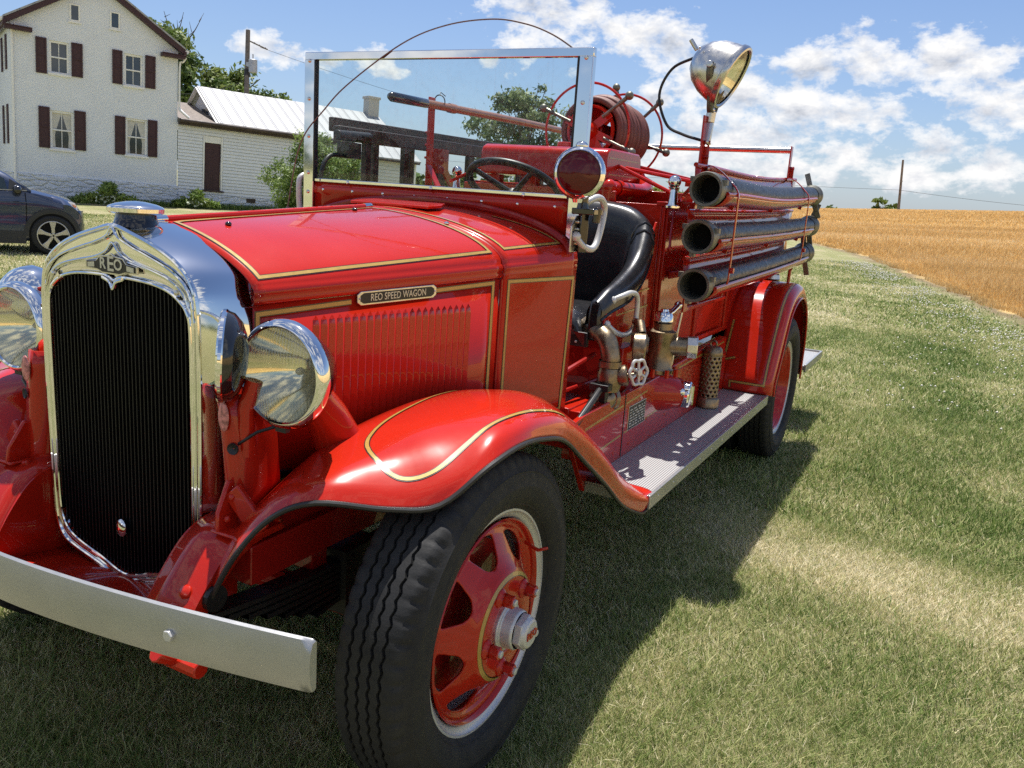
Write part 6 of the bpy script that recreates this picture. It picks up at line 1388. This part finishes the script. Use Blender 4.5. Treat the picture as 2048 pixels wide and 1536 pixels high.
# hand-placed cumulus (directions) and a general cloud layer elsewhere
CLD_ = [(-.692,.709,.133,.030,.016),(-.670,.731,.128,.026,.012),(-.640,.757,.126,.016,.009),(-.602,.789,.130,.022,.014),(-.585,.803,.120,.014,.008),
 (-.437,.880,.190,.060,.040),(-.40,.897,.20,.03,.03),(-.347,.922,.176,.036,.026),(-.318,.934,.163,.034,.028),(-.372,.911,.182,.02,.015),(-.283,.95,.135,.03,.03),
 (-.165,.975,.150,.038,.022),(-.111,.982,.158,.048,.030),(-.052,.986,.157,.048,.028),(-.013,.987,.155,.036,.020),
 (-.128,.987,.104,.062,.028),(-.185,.977,.112,.045,.030),(-.242,.963,.122,.036,.030),(-.26,.965,.07,.07,.030),(-.20,.978,.075,.05,.026),
 (.008,.986,.166,.018,.014),(.0,.994,.112,.034,.026),(.02,.99,.12,.05,.03),(-.038,.997,.072,.040,.022),(-.123,.991,.064,.050,.020),(.012,.999,.058,.045,.022),(-.06,.997,.045,.06,.016),(-.18,.983,.045,.06,.018),(-.30,.953,.05,.06,.022),
 (-.496,.857,.141,.013,.009),(-.47,.872,.16,.012,.008),(-.33,.94,.11,.02,.014),(-.07,.99,.19,.012,.006)]
cur = None
for x, y, z, rx, rz in CLD_:
    s_ = t.new('ShaderNodeVectorMath', operation='SUBTRACT'); t.link(dirv, s_.inputs[0]); s_.inputs[1].default_value = (x, y, z)
    m_ = t.new('ShaderNodeVectorMath', operation='MULTIPLY'); t.link(s_.outputs[0], m_.inputs[0]); m_.inputs[1].default_value = (1/rx, 1/rx, 1/rz)
    l_ = t.new('ShaderNodeVectorMath', operation='LENGTH'); t.link(m_.outputs[0], l_.inputs[0]); v_ = t.math('SUBTRACT', 1.16, l_.outputs['Value'])
    cur = v_ if cur is None else t.math('SMOOTH_MAX', cur, v_, .25)
mp = t.new('ShaderNodeMapping'); mp.inputs['Scale'].default_value = (1, 1, 1.7); t.link(dirv, mp.inputs[0])
n1 = t.noise(21, 9, .60, mp.outputs[0], dist=.15); n2 = t.noise(64, 7, .62, mp.outputs[0])
fb = t.math('ADD', t.math('MULTIPLY', n1, .66), t.math('MULTIPLY', n2, .34))
# general layer away from the view
ng = t.noise(4.2, 9, .58, mp.outputs[0]); fx = t.math('SUBTRACT', .55, sx.outputs[1]); away = t.ramp(fx, [(.0, 0.0), (.35, 1.0)])
gen = t.math('MULTIPLY', t.math('SUBTRACT', ng, .49), 7.0); gen = t.math('SUBTRACT', gen, t.math('MULTIPLY', t.math('SUBTRACT', 1.0, away), 6.0))
dens_ = t.math('ADD', t.math('MAXIMUM', t.math('MULTIPLY', cur, 1.0), gen), t.math('MULTIPLY', t.math('SUBTRACT', fb, .5), 5.2))
alpha = t.ramp(dens_, [(.02, 0.0), (.50, .70), (1.0, 1.0)])
hz_ = t.ramp(sx.outputs[2], [(.0, .42), (.10, .22), (.22, .10), (.4, .04)])       # milky band of thin cloud low down
mps = t.new('ShaderNodeMapping'); mps.inputs['Scale'].default_value = (1, 1, 1.7); mps.inputs['Location'].default_value = (0, 0, .022); t.link(dirv, mps.inputs[0])
nb = t.noise(21, 7, .60, mps.outputs[0], dist=.15); shade = t.math('ADD', t.math('MULTIPLY', t.math('SUBTRACT', n1, nb), 3.2), t.math('MULTIPLY', t.math('SUBTRACT', dens_, 1.1), -.30))
shade = t.math('ADD', shade, .62, clamp=True)
ccol = t.ramp(shade, [(.0, (5.0*CB, 5.35*CB, 6.1*CB)), (.45, (7.6*CB, 7.8*CB, 8.3*CB)), (1.0, (10.2*CB, 10.1*CB, 10.0*CB))])
r_ = ccol.node.color_ramp
skc = t.mix(sky.outputs[0], (.80, .90, 1.10), 1.0, 'MULTIPLY')
skc = t.mix(skc, (4.6*CB, 5.4*CB, 6.9*CB), hz_)
fin = t.mix(skc, ccol, alpha); t.link(fin, bg.inputs[0])
cam = bpy.data.cameras.new('camera'); co = bpy.data.objects.new('camera', cam); COL.objects.link(co)
cam.sensor_fit = 'HORIZONTAL'; cam.sensor_width = 36; cam.lens = 1687.164/2048*36; cam.clip_start = .05; cam.clip_end = 6000
mw = Matrix(((R_[0][0], -R_[1][0], -R_[2][0], C_[0]), (R_[0][1], -R_[1][1], -R_[2][1], C_[1]), (R_[0][2], -R_[1][2], -R_[2][2], C_[2]), (0, 0, 0, 1)))
co.matrix_world = mw; sc.camera = co
sc.view_settings.view_transform = 'Standard'; sc.view_settings.look = 'None'; sc.view_settings.exposure = EXPOSURE; sc.view_settings.gamma = 1
sc.cycles.use_denoising = False; sc.cycles.max_bounces = 10; sc.cycles.transparent_max_bounces = 16; sc.cycles.caustics_reflective = False; sc.cycles.caustics_refractive = False
sc.cycles.sample_clamp_indirect = 6
